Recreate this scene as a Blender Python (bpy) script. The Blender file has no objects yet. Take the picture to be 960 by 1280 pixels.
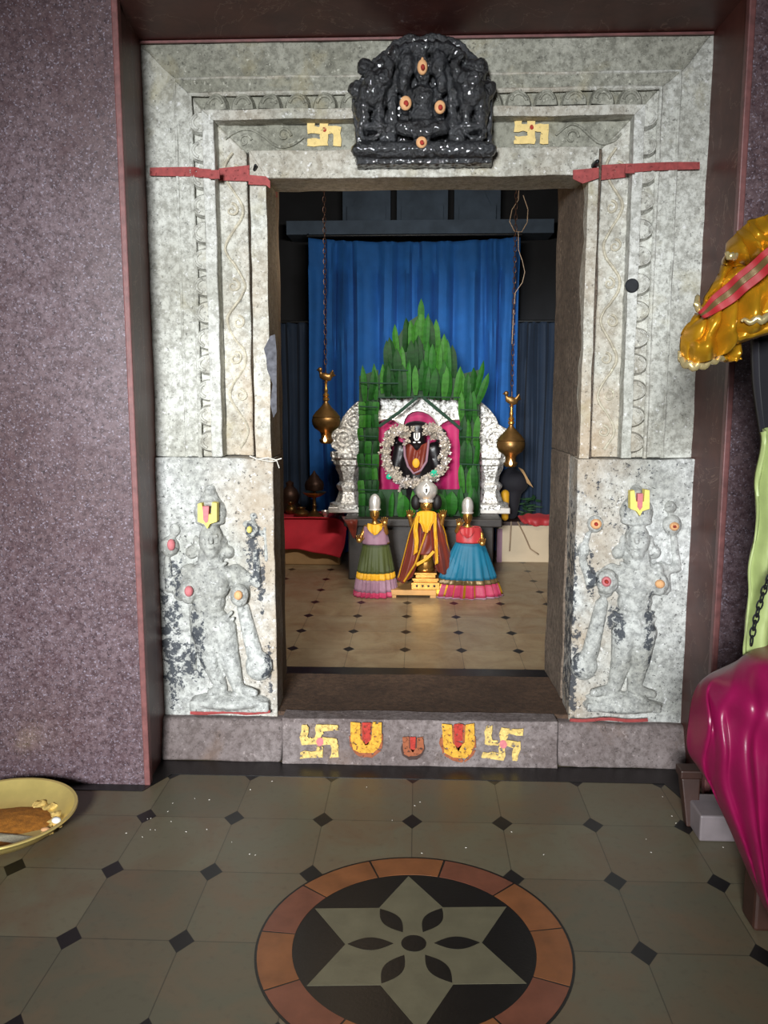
import bpy, bmesh, math, random
from mathutils import Vector, Matrix, noise
random.seed(7)
S = bpy.context.scene
COL = S.collection
PI = math.pi
# ---------------------------------------------------------------- camera model
F, H, YAW, PITCH = 1060.0, 1.48, math.radians(2.3), math.radians(8.3)
FW = Vector((-math.sin(YAW)*math.cos(PITCH), math.cos(YAW)*math.cos(PITCH), -math.sin(PITCH)))
RT = Vector((math.cos(YAW), math.sin(YAW), 0))
UP = Vector((-math.sin(YAW)*math.sin(PITCH), math.cos(YAW)*math.sin(PITCH), math.cos(PITCH)))
def ray(x, y): return FW + RT*((x-480)/F) + UP*((640-y)/F)
def P(x, y, Y):
    v = ray(x, y); return Vector((0, 0, H)) + v*(Y/v.y)
def G(x, y, z=0.0):
    v = ray(x, y); return Vector((0, 0, H)) + v*((z-H)/v.z)
# ---------------------------------------------------------------- objects
def tag(o, label=None, cat=None, group=None, kind=None):
    for k, v in (('label', label), ('category', cat), ('group', group), ('kind', kind)):
        if v: o[k] = v
    return o
ORG = {}
def thing(name, label, cat, loc, group=None):
    o = bpy.data.objects.new(name, None); COL.objects.link(o)
    o.location = loc; o.empty_display_size = .1
    ORG[o.name] = Vector(loc)
    return tag(o, label, cat, group)
def obj(name, bm, mat, parent=None, smooth=True, label=None, loc=None):
    """link bm (world coordinates) as one mesh object"""
    if isinstance(bm, MB): bm = bm.bm
    base = Vector((0, 0, 0))
    if parent is not None: base = ORG.get(parent.name, Vector((0, 0, 0)))
    own = Vector(loc) if loc is not None else base
    bmesh.ops.translate(bm, verts=bm.verts, vec=-own)
    bmesh.ops.recalc_face_normals(bm, faces=bm.faces)
    me = bpy.data.meshes.new(name); bm.to_mesh(me); bm.free()
    for p in me.polygons: p.use_smooth = smooth
    for m in (mat if isinstance(mat, (list, tuple)) else [mat]): me.materials.append(m)
    o = bpy.data.objects.new(name, me); COL.objects.link(o)
    if parent is not None: o.parent = parent
    o.location = own - base
    ORG[o.name] = own
    if smooth:
        try: me.set_sharp_from_angle(angle=math.radians(42))
        except Exception: pass
    if label: o['label'] = label
    return o
def mod(o, t, **k):
    m = o.modifiers.new(t.title(), t)
    for a, b in k.items(): setattr(m, a, b)
    return o
def bevel(o, w, n=2): return mod(o, 'BEVEL', width=w, segments=n, limit_method='ANGLE')
class MB:
    def __init__(s): s.bm = bmesh.new()
    def faces_from(s, vs, fs, mi=0):
        v = [s.bm.verts.new(p) for p in vs]
        for f in fs:
            try: q = s.bm.faces.new([v[i] for i in f]); q.material_index = mi
            except ValueError: pass
        return v
    def box(s, x0, x1, y0, y1, z0, z1, mi=0):
        vs = [(x, y, z) for x in (x0, x1) for y in (y0, y1) for z in (z0, z1)]
        s.faces_from(vs, [(0,1,3,2), (4,6,7,5), (0,4,5,1), (2,3,7,6), (0,2,6,4), (1,5,7,3)], mi); return s
    def hexa(s, a, b, mi=0):
        """a, b: matching polygons (lists of points) joined into a solid"""
        n = len(a); fs = [tuple(range(n)), tuple(range(2*n-1, n-1, -1))]
        fs += [(i, (i+1) % n, n+(i+1) % n, n+i) for i in range(n)]
        s.faces_from(list(a)+list(b), fs, mi); return s
    def prism(s, pts, d, mi=0):
        d = Vector(d); a = [Vector(p) for p in pts]
        return s.hexa(a, [p+d for p in a], mi)
    def tube(s, pts, r, n=8, mi=0, closed=False):
        pts = [Vector(p) for p in pts]; N = len(pts); rings = []; prev = None
        for i, p in enumerate(pts):
            a = pts[(i-1) % N] if (i > 0 or closed) else p
            b = pts[(i+1) % N] if (i < N-1 or closed) else p
            t = (b-a).normalized() if (b-a).length > 1e-9 else Vector((0, 0, 1))
            if prev is None: q = t.orthogonal().normalized()
            else:
                q = prev - t*prev.dot(t); q = q.normalized() if q.length > 1e-6 else t.orthogonal().normalized()
            prev = q; w = t.cross(q); rr = r[i] if isinstance(r, (list, tuple)) else r
            rings.append([s.bm.verts.new(p+(q*math.cos(2*PI*k/n)+w*math.sin(2*PI*k/n))*rr) for k in range(n)])
        for i in range(N if closed else N-1):
            A, B = rings[i], rings[(i+1) % N]
            for k in range(n):
                f = s.bm.faces.new((A[k], A[(k+1) % n], B[(k+1) % n], B[k])); f.material_index = mi
        if not closed:
            for R in (rings[0], rings[-1]):
                f = s.bm.faces.new(R); f.material_index = mi
        return s
    def lathe(s, prof, c, n=32, mi=0, fn=None, axis='Z'):
        """prof: list of (r, h); fn(theta, t, r, h) -> (r, dx, dy, dz)"""
        c = Vector(c); rings = []
        for i, (r, h) in enumerate(prof):
            ring = []
            for k in range(n):
                th = 2*PI*k/n; rr = r; ex = Vector((0, 0, 0))
                if fn: rr, ex = fn(th, i/(len(prof)-1), r, h)
                if axis == 'Z': p = Vector((math.cos(th)*rr, math.sin(th)*rr, h))
                else: p = Vector((math.cos(th)*rr, -h, math.sin(th)*rr))
                ring.append(s.bm.verts.new(c+p+ex))
            rings.append(ring)
        for A, B in zip(rings, rings[1:]):
            for k in range(n):
                f = s.bm.faces.new((A[k], A[(k+1) % n], B[(k+1) % n], B[k])); f.material_index = mi
        for R in (rings[0], rings[-1]):
            f = s.bm.faces.new(R); f.material_index = mi
        return s
    def ell(s, c, rx, ry, rz, rot=None, u=20, v=12, mi=0):
        M = Matrix.Translation(c) @ (rot.to_4x4() if rot else Matrix()) @ Matrix.Diagonal((rx, ry, rz, 1))
        r = bmesh.ops.create_uvsphere(s.bm, u_segments=u, v_segments=v, radius=1, matrix=M)
        for q in r['verts']:
            for f in q.link_faces: f.material_index = mi
        return s
    def cap(s, a, b, r1, r2, n=12):
        """tapered capsule"""
        a, b = Vector(a), Vector(b); d = b-a; L = d.length; t = d/L if L else Vector((0, 0, 1))
        pts, rs = [], []
        for k in range(5):
            e = PI/2*(1-k/4); pts.append(a - t*math.sin(e)*r1); rs.append(max(math.cos(e)*r1, r1*.02))
        for k in range(5):
            e = PI/2*k/4; pts.append(b + t*math.sin(e)*r2); rs.append(max(math.cos(e)*r2, r2*.02))
        return s.tube(pts, rs, n)
    def sheet(s, rows, nu=40, nv=30, fold=None, mi=0):
        """rows: list of polylines (3-D points). Smooth grid through them"""
        def cr(P_, t):
            n = len(P_)-1; x = min(max(t, 0), 1)*n; i = min(int(x), n-1); f = x-i
            g = lambda k: P_[min(max(k, 0), n)]
            p0, p1, p2, p3 = g(i-1), g(i), g(i+1), g(i+2)
            return .5*((2*p1)+(p2-p0)*f+(2*p0-5*p1+4*p2-p3)*f*f+(3*p1-p0-3*p2+p3)*f**3)
        rows = [[Vector(p) for p in r] for r in rows]
        grid = []
        for j in range(nv+1):
            line = [cr([cr(r, i/nu) for r in rows], j/nv) for i in range(nu+1)]
            grid.append(line)
        vs = []
        for j in range(nv+1):
            for i in range(nu+1):
                p = grid[j][i]
                if fold: p = p + Vector(fold(i/nu, j/nv, p))
                vs.append(p)
        W = nu+1
        s.faces_from(vs, [(j*W+i, j*W+i+1, (j+1)*W+i+1, (j+1)*W+i) for j in range(nv) for i in range(nu)], mi)
        return s
def gridcut(bm, sx=.05, sz=.05, sy=None):
    if isinstance(bm, MB): bm = bm.bm
    bm.verts.ensure_lookup_table()
    for ax, st in ((0, sx), (2, sz), (1, sy)):
        if not st: continue
        lo = min(v.co[ax] for v in bm.verts); hi = max(v.co[ax] for v in bm.verts)
        k = math.floor(lo/st)+1
        while k*st < hi-1e-4:
            co = [0, 0, 0]; no = [0, 0, 0]; co[ax] = k*st; no[ax] = 1
            bmesh.ops.bisect_plane(bm, geom=bm.verts[:]+bm.edges[:]+bm.faces[:], plane_co=co, plane_no=no)
            k += 1
def wobble(bm, amp, fr=7, seed=0):
    if isinstance(bm, MB): bm = bm.bm
    for v in bm.verts:
        q = v.co*fr + Vector((seed, seed*2, 0))
        v.co += noise.noise_vector(q)*amp + noise.noise_vector(q*3)*amp*.35
def remesh(o, vox, sm=3):
    mod(o, 'REMESH', mode='VOXEL', voxel_size=vox, use_smooth_shade=True)
    m = o.modifiers.new('Smooth', 'SMOOTH'); m.iterations = sm; m.factor = .5
    return o
def rugged(o, st, size):
    tx = bpy.data.textures.new('weathering', 'CLOUDS'); tx.noise_scale = size; tx.noise_depth = 3
    m = o.modifiers.new('Weathering', 'DISPLACE'); m.texture = tx; m.strength = st; m.mid_level = .5; m.texture_coords = 'LOCAL'
    return o
# ---------------------------------------------------------------- materials
def L(c):
    return tuple(((v/255)/12.92 if v/255 <= .04045 else ((v/255+.055)/1.055)**2.4) for v in c)+(1,)
class NT:
    def __init__(s, name):
        s.m = bpy.data.materials.new(name); s.m.use_nodes = True
        s.t = s.m.node_tree; s.b = s.t.nodes['Principled BSDF']; s.co = s.t.nodes.new('ShaderNodeTexCoord').outputs['Object']
        g = s.t.nodes.new('ShaderNodeNewGeometry'); s.pos = g.outputs['Position']
    def link(s, a, b): s.t.links.new(a, b)
    def noise(s, scale, det=4, rough=.55, vec=None, dist=0):
        n = s.t.nodes.new('ShaderNodeTexNoise'); n.inputs['Scale'].default_value = scale
        n.inputs['Detail'].default_value = det; n.inputs['Roughness'].default_value = rough; n.inputs['Distortion'].default_value = dist
        s.link(vec or s.pos, n.inputs['Vector']); return n.outputs['Fac']
    def voro(s, scale, vec=None):
        n = s.t.nodes.new('ShaderNodeTexVoronoi'); n.inputs['Scale'].default_value = scale
        s.link(vec or s.pos, n.inputs['Vector']); return n.outputs['Distance']
    def ramp(s, fac, a, b, ca=0.0, cb=1.0):
        n = s.t.nodes.new('ShaderNodeMapRange'); n.inputs[1].default_value = a; n.inputs[2].default_value = b
        n.inputs[3].default_value = ca; n.inputs[4].default_value = cb; s.link(fac, n.inputs[0]); return n.outputs[0]
    def mix(s, fac, a, b, mode='MIX'):
        n = s.t.nodes.new('ShaderNodeMix'); n.data_type = 'RGBA'; n.blend_type = mode
        for k, v in ((0, fac), (6, a), (7, b)):
            if isinstance(v, tuple): n.inputs[k].default_value = v
            elif isinstance(v, (int, float)): n.inputs[k].default_value = v
            else: s.link(v, n.inputs[k])
        return n.outputs[2]
    def math(s, op, a, b=None, c=None):
        n = s.t.nodes.new('ShaderNodeMath'); n.operation = op
        for k, v in enumerate((a, b, c)):
            if v is None: continue
            if isinstance(v, (int, float)): n.inputs[k].default_value = v
            else: s.link(v, n.inputs[k])
        return n.outputs[0]
    def xyz(s, vec=None):
        n = s.t.nodes.new('ShaderNodeSeparateXYZ'); s.link(vec or s.pos, n.inputs[0]); return n.outputs
    def col(s, c):
        if isinstance(c, tuple): s.b.inputs['Base Color'].default_value = c
        else: s.link(c, s.b.inputs['Base Color'])
        return s
    def bump(s, h, strength=.3, dist=.01):
        n = s.t.nodes.new('ShaderNodeBump'); n.inputs['Strength'].default_value = strength; n.inputs['Distance'].default_value = dist
        s.link(h, n.inputs['Height']); s.link(n.outputs[0], s.b.inputs['Normal']); return s
    def set(s, rough=.6, metal=0, sheen=0, spec=None, coat=0):
        s.b.inputs['Roughness'].default_value = rough; s.b.inputs['Metallic'].default_value = metal
        s.b.inputs['Sheen Weight'].default_value = sheen; s.b.inputs['Coat Weight'].default_value = coat
        if spec is not None: s.b.inputs['Specular IOR Level'].default_value = spec
        return s
def simple(name, c, rough=.6, metal=0, var=.25, scale=20, bump=.1, sheen=0, obj_space=True, spec=None, coat=0):
    n = NT(name); vec = n.co if obj_space else n.pos
    f = n.ramp(n.noise(scale, 4, vec=vec), .3, .7)
    a = L(c); d = tuple(v*(1-var) for v in a[:3])+(1,); u = tuple(min(v*(1+var*.6), 1) for v in a[:3])+(1,)
    n.col(n.mix(f, d, u)).set(rough, metal, sheen, spec, coat)
    if bump: n.bump(n.noise(scale*4, 3, vec=vec), bump, .004)
    return n.m
M = {}
def stone(name, base, dark, light, speck=.55, tan=None, warm=False, bumps=.5, rough=.85, lichen=None, stains=(), stain=(44,50,60)):
    n = NT(name)
    big = n.ramp(n.noise(2.6, 5, .6), .35, .65)
    c = n.mix(big, L(base), L(light))
    mid = n.ramp(n.noise(38, 6, .75), .42, .6)
    c = n.mix(n.math('MULTIPLY', mid, .6), c, L(dark))
    if tan:
        xz = n.xyz()
        m1 = n.ramp(n.math('ABSOLUTE', n.math('SUBTRACT', xz[0], .02)), .66, .88, 1, 0)   # near the worn inner edges
        m2 = n.ramp(xz[2], 1.1, 2.1, 1, .35)
        m = n.math('MULTIPLY', n.math('MULTIPLY', m1, m2), n.ramp(n.noise(5, 5), .3, .6))
        c = n.mix(n.math('MULTIPLY', m, .75), c, L(tan))
    if lichen:
        m = n.ramp(n.noise(4.2, 5, .6, dist=.4), .56, .7)
        c = n.mix(n.math('MULTIPLY', m, .45), c, L(lichen))
    sp = n.ramp(n.noise(75, 3, .7), .6, .68)
    c = n.mix(n.math('MULTIPLY', sp, speck), c, L(tuple(v*.35 for v in dark)))
    if stains:   # patches of old dark paint: (x, z, rx, rz) outlines broken up by noise
        xz = n.xyz(); tot = None
        for (sx_, sz_, rx_, rz_) in stains:
            a_ = n.math('POWER', n.math('DIVIDE', n.math('SUBTRACT', xz[0], sx_), rx_), 2.0)
            b_ = n.math('POWER', n.math('DIVIDE', n.math('SUBTRACT', xz[2], sz_), rz_), 2.0)
            e_ = n.math('MAXIMUM', n.math('SUBTRACT', 1.0, n.math('ADD', a_, b_)), 0.0)
            e_ = n.math('MULTIPLY', e_, .3 if rx_ > .09 else 1.0); tot = e_ if tot is None else n.math('MAXIMUM', tot, e_)
        thr = n.math('ADD', n.math('MULTIPLY', n.noise(30, 6, .75), 1.0), n.math('MULTIPLY', n.math('SQRT', tot), .24))
        mm = n.math('MULTIPLY', n.ramp(thr, .69, .73), n.ramp(tot, 0, .08))
        c = n.mix(n.math('MULTIPLY', mm, .9), c, L(stain))
    wp = n.ramp(n.noise(50, 3, .7), .62, .7)
    c = n.mix(n.math('MULTIPLY', wp, .5), c, L(tuple(min(255, v*1.25) for v in light)))
    n.col(c).set(rough)
    h = n.math('ADD', n.math('MULTIPLY', n.noise(18, 6, .7), .6), n.math('MULTIPLY', n.noise(90, 3), .4))
    n.bump(h, bumps, .012)
    return n.m
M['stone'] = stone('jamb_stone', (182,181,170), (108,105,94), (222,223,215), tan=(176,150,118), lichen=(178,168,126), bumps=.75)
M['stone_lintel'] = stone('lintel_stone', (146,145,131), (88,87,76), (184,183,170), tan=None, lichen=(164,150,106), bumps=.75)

M['stone_sill'] = stone('sill_stone', (112,100,98), (70,58,54), (138,128,126), tan=None, lichen=(120,96,80))
M['soil_stone'] = stone('worn_stone', (74,54,40), (44,32,24), (98,74,56), tan=None)
M['reveal_stone'] = stone('brown_stone', (100,86,74), (50,42,36), (140,124,108), tan=None)  # darker, browner stone for jamb reveals, soffit and groove
M['lime'] = stone('limewashed_stone', (190,190,180), (130,128,118), (226,226,220), speck=.5, bumps=.5)
M['carve'] = stone('carved_stone', (188,180,160), (140,132,116), (212,204,182), speck=.25, bumps=.3)
def granite():
    n = NT('purple_granite')
    c = n.mix(n.ramp(n.noise(1.3, 4), .35, .65), L((100,80,82)), L((120,102,108)))
    c = n.mix(n.ramp(n.noise(60, 4, .75), .4, .62), c, L((72,54,58)))
    c = n.mix(n.math('MULTIPLY', n.ramp(n.noise(130, 2, .7), .58, .68), .6), c, L((168,160,176)))
    c = n.mix(n.math('MULTIPLY', n.ramp(n.noise(90, 2, .7), .6, .68), .7), c, L((34,24,30)))
    c = n.mix(n.math('MULTIPLY', n.ramp(n.noise(9, 5, .7), .5, .7), .45), c, L((72,42,46)))
    n.col(c).set(.38); n.bump(n.noise(140, 2), .06, .002); return n.m
M['granite'] = granite()
def marble_brown():
    n = NT('brown_marble')
    c = n.mix(n.ramp(n.noise(7, 6, .65), .35, .65), L((70,34,30)), L((92,50,42)))
    v = n.math('ABSOLUTE', n.math('SUBTRACT', n.noise(3.2, 5, .6, dist=1.2), .5))
    c = n.mix(n.ramp(v, 0, .006, .5, 0), c, L((150,118,104)))
    n.col(c).set(.42, spec=.35); return n.m
M['brown'] = marble_brown()
M['pinkedge'] = simple('pink_stone_edging', (124,78,76), .45, var=.3, scale=30)
M['red'] = simple('red_paint', (160,68,66), .7, var=.25, scale=60)
M['cream'] = simple('cream_paint', (236,208,138), .8, var=.12, scale=60)
M['ochre'] = simple('turmeric_paint', (214,160,52), .8, var=.35, scale=50)
M['paleyel'] = simple('faded_turmeric_paint', (222,190,112), .8, var=.35, scale=60)
M['vermilion'] = simple('vermilion', (176,52,40), .8, var=.3, scale=60)
M['rust'] = simple('rust_paint', (150,84,52), .8, var=.3, scale=60)
for k_ in ('cream', 'ochre', 'paleyel', 'vermilion', 'rust', 'red'):
    t_ = M[k_].node_tree; b_ = t_.nodes['Principled BSDF']; tc = t_.nodes.new('ShaderNodeTexCoord'); nz = t_.nodes.new('ShaderNodeTexNoise'); nz.inputs['Scale'].default_value = 70; nz.inputs['Detail'].default_value = 5
    mr = t_.nodes.new('ShaderNodeMapRange'); lo_ = .30 if k_ in ('cream', 'red') else .38
    mr.inputs[1].default_value = lo_; mr.inputs[2].default_value = lo_+.08; t_.links.new(tc.outputs['Object'], nz.inputs['Vector']); t_.links.new(nz.outputs['Fac'], mr.inputs[0]); t_.links.new(mr.outputs[0], b_.inputs['Alpha'])
M['peach'] = simple('sandal_paste', (232,176,124), .8, var=.15, scale=80)
M['pink'] = simple('pink_powder', (206,120,124), .8, var=.15, scale=80)
M['yellowmark'] = simple('yellow_paste', (236,218,116), .8, var=.12, scale=70)
M['darkpaint'] = simple('blue_black_paint', (44,52,66), .6, var=.5, scale=40)
M['dark_grey'] = simple('dark_grey', (38,40,44), .8, var=.4, scale=40)  # dark tone standing in for the shade inside the drilled hole
M['smear'] = simple('faded_soot', (92,92,98), .85, var=.5, scale=50)
M['black'] = simple('black_marble', (16,14,14), .35, var=.3, scale=30)
def oiled():
    n = NT('oiled_black_stone')
    c = n.mix(n.ramp(n.noise(16, 6, .7), .35, .7), L((14,14,16)), L((54,56,60)))
    n.col(c).set(.36, spec=.8, coat=.6)
    n.bump(n.math('ADD', n.noise(30, 6, .75), n.math('MULTIPLY', n.noise(95, 3), .4)), .8, .014); return n.m
M['oiled'] = oiled()
# floor: squares with black diamonds set on the corners
def tiles(name, px, py, ox, oy, hx, hy, c1, c2, c3):
    n = NT(name); x, y, z = n.xyz()
    u = n.math('DIVIDE', n.math('SUBTRACT', x, ox), px); v = n.math('DIVIDE', n.math('SUBTRACT', y, oy), py)
    ru = n.math('SUBTRACT', u, n.math('ROUND', u)); rv = n.math('SUBTRACT', v, n.math('ROUND', v))
    au = n.math('ABSOLUTE', ru); av = n.math('ABSOLUTE', rv)
    d = n.math('ADD', n.math('MULTIPLY', au, px/hx), n.math('MULTIPLY', av, py/hy))
    dia = n.ramp(d, .97, 1.03, 1, 0)
    g = n.math('MAXIMUM', n.ramp(au, .003, .007, 1, 0), n.ramp(av, .003, .007, 1, 0))
    comb = n.t.nodes.new('ShaderNodeCombineXYZ')
    n.link(n.math('FLOOR', u), comb.inputs[0]); n.link(n.math('FLOOR', v), comb.inputs[1])
    w = n.t.nodes.new('ShaderNodeTexWhiteNoise'); n.link(comb.outputs[0], w.inputs['Vector'])
    c = n.mix(w.outputs['Value'], L(c1), L(c2))
    c = n.mix(n.ramp(n.noise(5, 6, .65, dist=.8), .4, .7), c, L(c3))
    c = n.mix(n.math('MULTIPLY', n.ramp(n.noise(40, 4), .55, .75), .25), c, L((60,50,40)))
    c = n.mix(n.math('MULTIPLY', g, .6), c, L((40,36,30)))
    c = n.mix(dia, c, L((14,13,14)))
    n.col(c).set(.42); n.bump(n.noise(12, 4), .05, .004); return n.m
M['floor'] = tiles('green_grey_marble_tiles', .3095, .3325, -.013, 2.745, .036, .050, (106,100,80), (88,84,68), (104,86,66))
M['floor_in'] = tiles('inner_marble_tiles', .3118, .345, -.066, 4.53, .034, .046, (150,132,102), (136,122,98), (120,96,70))
M['ring'] = simple('terracotta_marble', (130,80,46), .4, var=.25, scale=12, obj_space=False)
M['ring2'] = simple('pink_marble', (116,68,50), .4, var=.25, scale=12, obj_space=False)
M['star'] = simple('olive_marble', (102,97,77), .4, var=.15, scale=14, obj_space=False)
def silver():
    n = NT('chased_silver')
    w = n.noise(34, 6, .7)
    c = n.mix(n.ramp(w, .36, .52), L((120,114,106)), L((250,248,242)))
    n.col(c).set(.34, .5); n.bump(n.math('ADD', n.voro(45), w), .6, .01); return n.m
M['silver'] = silver()
M['plainsilver'] = simple('plain_silver', (236,230,222), .28, .6, var=.1, bump=.03)
M['gold'] = simple('brass', (200,150,78), .32, .85, var=.2, bump=.05)
M['darkbrass'] = simple('aged_brass', (138,104,60), .38, .8, var=.3, bump=.08)
M['bronze'] = simple('dark_bronze', (80,56,44), .45, .6, var=.4, bump=.15)
M['idol'] = simple('black_idol_stone', (26,22,24), .35, var=.3)
def cloth(name, c, rough=.75, sheen=.3, weave=260, var=.2, metal=0):
    n = NT(name); a = L(c)
    f = n.ramp(n.noise(9, 4, vec=n.co), .3, .7)
    n.col(n.mix(f, tuple(v*(1-var) for v in a[:3])+(1,), a)).set(rough, metal, sheen*.15)
    n.bump(n.noise(weave, 2, vec=n.co), .12, .002); return n.m
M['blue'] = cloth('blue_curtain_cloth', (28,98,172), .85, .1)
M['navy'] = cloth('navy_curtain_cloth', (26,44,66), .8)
M['magenta'] = cloth('magenta_cloth', (190,22,98), .6)
M['maroon'] = cloth('maroon_silk', (120,42,24), .5, .5, var=.35)
M['yellow'] = cloth('yellow_silk', (224,164,24), .6, .4)
M['lilac'] = cloth('lilac_silk', (150,112,128), .65, .4, var=.3)
M['olive'] = cloth('olive_silk', (66,74,26), .65, .4, var=.3)
M['teal'] = cloth('teal_silk', (4,104,134), .6, .4, var=.25)
M['pinksilk'] = cloth('pink_silk', (178,48,84), .55, .5, var=.35)
M['redsilk'] = cloth('red_silk', (186,52,56), .5, .5, var=.3)
M['redcloth'] = cloth('red_cotton', (222,46,64), .8, .2)
M['purple'] = cloth('wine_satin', (130,14,66), .38, 0, var=.25)
M['green'] = cloth('green_silk', (166,180,116), .5, 0, var=.3)
M['goldcloth'] = cloth('gold_foil_cloth', (214,156,34), .3, 0, var=.35, metal=.55)
M['zari'] = cloth('zari_band', (120,96,58), .4, .3, var=.5, metal=.4)
M['redborder'] = cloth('dark_red_border', (150,30,36), .6, 0)
M['palegold'] = cloth('pale_gold_edging', (226,206,150), .25, .1, metal=.7)
M['darkcloth'] = cloth('dark_cloth', (26,24,32), .8)
M['tan'] = cloth('tan_cloth', (176,140,96), .8)
M['garland'] = simple('dried_flower_garland', (188,176,160), .7, var=.4, scale=60)
M['garland2'] = simple('silver_tinsel', (214,206,200), .35, .4, var=.3, scale=60)
M['jewel'] = simple('green_glass_jewel', (40,190,150), .15, .2)
M['white'] = simple('white_enamel', (240,238,232), .4)
M['hair'] = simple('black_hair', (18,14,14), .6)
M['leaf'] = [simple('leaf_green_%d' % i, c, .62, var=.4, scale=26, bump=.1, spec=.25) for i, c in enumerate([(34,92,24), (24,74,20), (50,106,32), (18,58,18)])]
M['leafboard'] = simple('leaf_backing', (20,58,22), .7)
M['string'] = simple('dark_green_string', (28,60,44), .7)
M['wood'] = simple('yellow_wood', (196,146,82), .5, var=.2, scale=10)
M['darkwood'] = simple('dark_wood', (58,34,26), .5, var=.3, scale=10)
M['altar'] = simple('dark_altar_stone', (46,40,36), .6, var=.3, scale=10, bump=.3)
M['ledge'] = simple('cream_glazed_tile', (196,176,146), .45, var=.08, scale=4)
M['plaster'] = simple('dark_plaster', (32,34,38), .9, var=.3, scale=4, obj_space=False)  # near-black base colour for the sanctum walls and ceiling
M['bluebeam'] = simple('blue_grey_beam', (74,90,108), .8, var=.3, scale=6, obj_space=False)
M['ceil'] = simple('dim_ceiling_plaster', (92,78,72), .9, var=.2, scale=3, obj_space=False)
M['thread'] = simple('white_thread', (226,220,208), .8)
M['cable'] = simple('pale_wire', (150,126,100), .5)
M['iron'] = simple('dark_iron', (52,54,56), .4, .7, var=.3)
M['plate'] = simple('golden_plate', (236,212,130), .3, .5, var=.12, scale=9, bump=.03)
M['turmeric'] = simple('turmeric_powder', (176,112,34), .9, var=.35, scale=60, bump=.6)
M['rice'] = simple('rice_grains', (214,206,178), .7, var=.3, scale=220, bump=.8)
M['crumb'] = simple('fried_sweet', (224,190,110), .7, var=.3, scale=80, bump=.5)
M['greystone'] = simple('grey_marble_block', (128,118,120), .5, var=.2, scale=9)
def flame(name, c, s):
    n = NT(name); n.b.inputs['Emission Color'].default_value = L(c); n.b.inputs['Emission Strength'].default_value = s
    n.col(L(c)); return n.m
M['flame'] = flame('lamp_flame', (255,190,130), 9)

# ================================================================ SETTING
YG, YS, YB = 2.975, 3.30, 3.75          # granite plane, stone face, back of doorway
XL0, XR0 = -1.0, 1.055                  # granite opening
XLs, XRs = -1.035, 1.045                # stone face outer limits
ZT = P(500, 50, YS).z                   # top of the stone
ZG = 2.758
# floor
m = MB(); m.box(-2.6, 2.6, -3.2, 3.62, -.08, 0); tag(obj('floor', m, M['floor'], smooth=False), kind='structure')
fl = bpy.data.objects['floor']
# black border following the wall, 2 mm proud
m = MB(); bz = .002
def flat(pts, z0, z1, mb, mi=0): mb.hexa([Vector((x, y, z0)) for x, y in pts], [Vector((x, y, z1)) for x, y in pts], mi)
flat([(-2.6,2.925), (-1.015,2.925), (-1.0,2.975), (-2.6,2.975)], 0, bz, m)
flat([(-1.015,2.925), (-.945,3.068), (-1.03,3.19), (-1.04,2.98), (-1.0,2.975)], 0, bz, m)
flat([(-.945,3.068), (.936,3.063), (1.03,3.19), (-1.03,3.19)], 0, bz, m)
flat([(.936,3.063), (.985,2.86), (1.03,2.70), (1.08,2.70), (1.055,2.96), (1.04,3.19), (1.03,3.19)], 0, bz, m)
flat([(1.07,2.66), (1.30,2.12), (1.40,2.12), (1.40,2.66)], 0, bz, m)
tag(obj('black_border', m, M['black'], fl, smooth=False), label='black marble border strip')
# medallion
mc = Vector((-.004, 2.092, 0))
def disc(r, z0, z1, mb, mi=0, n=96, ri=0, a0=0, a1=2*PI):
    if ri == 0:
        flat([(mc.x+r*math.cos(2*PI*k/n), mc.y+r*math.sin(2*PI*k/n)) for k in range(n)], z0, z1, mb, mi)
    else:
        q = max(3, int(n*(a1-a0)/(2*PI)))
        for k in range(q):
            t0, t1 = a0+(a1-a0)*k/q, a0+(a1-a0)*(k+1)/q
            flat([(mc.x+rr*math.cos(t), mc.y+rr*math.sin(t)) for rr, t in ((ri, t0), (r, t0), (r, t1), (ri, t1))], z0, z1, mb, mi)
m = MB(); disc(.425, 0, .0012, m, 0)
md = obj('mosaic_medallion', m, M['black'], fl, smooth=False, label='round inlaid floor mosaic with a six-pointed star')
m = MB(); N = 11
for k in range(N):
    a = 2*PI*k/N+.2; disc(.418, .0012, .002, m, (0, 1, 0, 0, 1)[k % 5], ri=.326, a0=a+.008, a1=a+2*PI/N-.008)
obj('mosaic_ring', m, [M['ring'], M['ring2']], md, smooth=False)
m = MB(); rot = math.radians(3.2); R = .318
def pc(r, a): return (mc.x+r*math.cos(a+rot), mc.y+r*math.sin(a+rot))
for k in range(6):
    a = PI/2+k*PI/3
    flat([(mc.x, mc.y), pc(R*.577, a-PI/6), pc(R, a), pc(R*.577, a+PI/6)], .0012, .002, m)
st = obj('mosaic_star', m, M['star'], md, smooth=False)
m = MB(); disc(.034, .002, .0026, m, n=24)
for k in range(6):
    a = k*PI/3
    pts = []
    for j in range(13):
        t = j/12; pts.append((.055+t*(R*.56-.055), .026*math.sin(PI*t)))
    full = pts + [(r, -w) for r, w in pts[-2:0:-1]]
    flat([(mc.x+r*math.cos(a+rot)-w*math.sin(a+rot), mc.y+r*math.sin(a+rot)+w*math.cos(a+rot)) for r, w in full], .002, .0026, m)
obj('mosaic_petals', m, M['black'], md, smooth=False)
# inner floor
m = MB(); m.box(-2.0, 2.0, 3.66, 7.7, -.08, .05)
fi = tag(obj('floor', m, M['floor_in'], smooth=False), kind='structure')
m = MB(); m.box(-1.4, 1.4, 4.02, 4.215, .05, .052); obj('black_strip', m, M['black'], fi, smooth=False)
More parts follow.
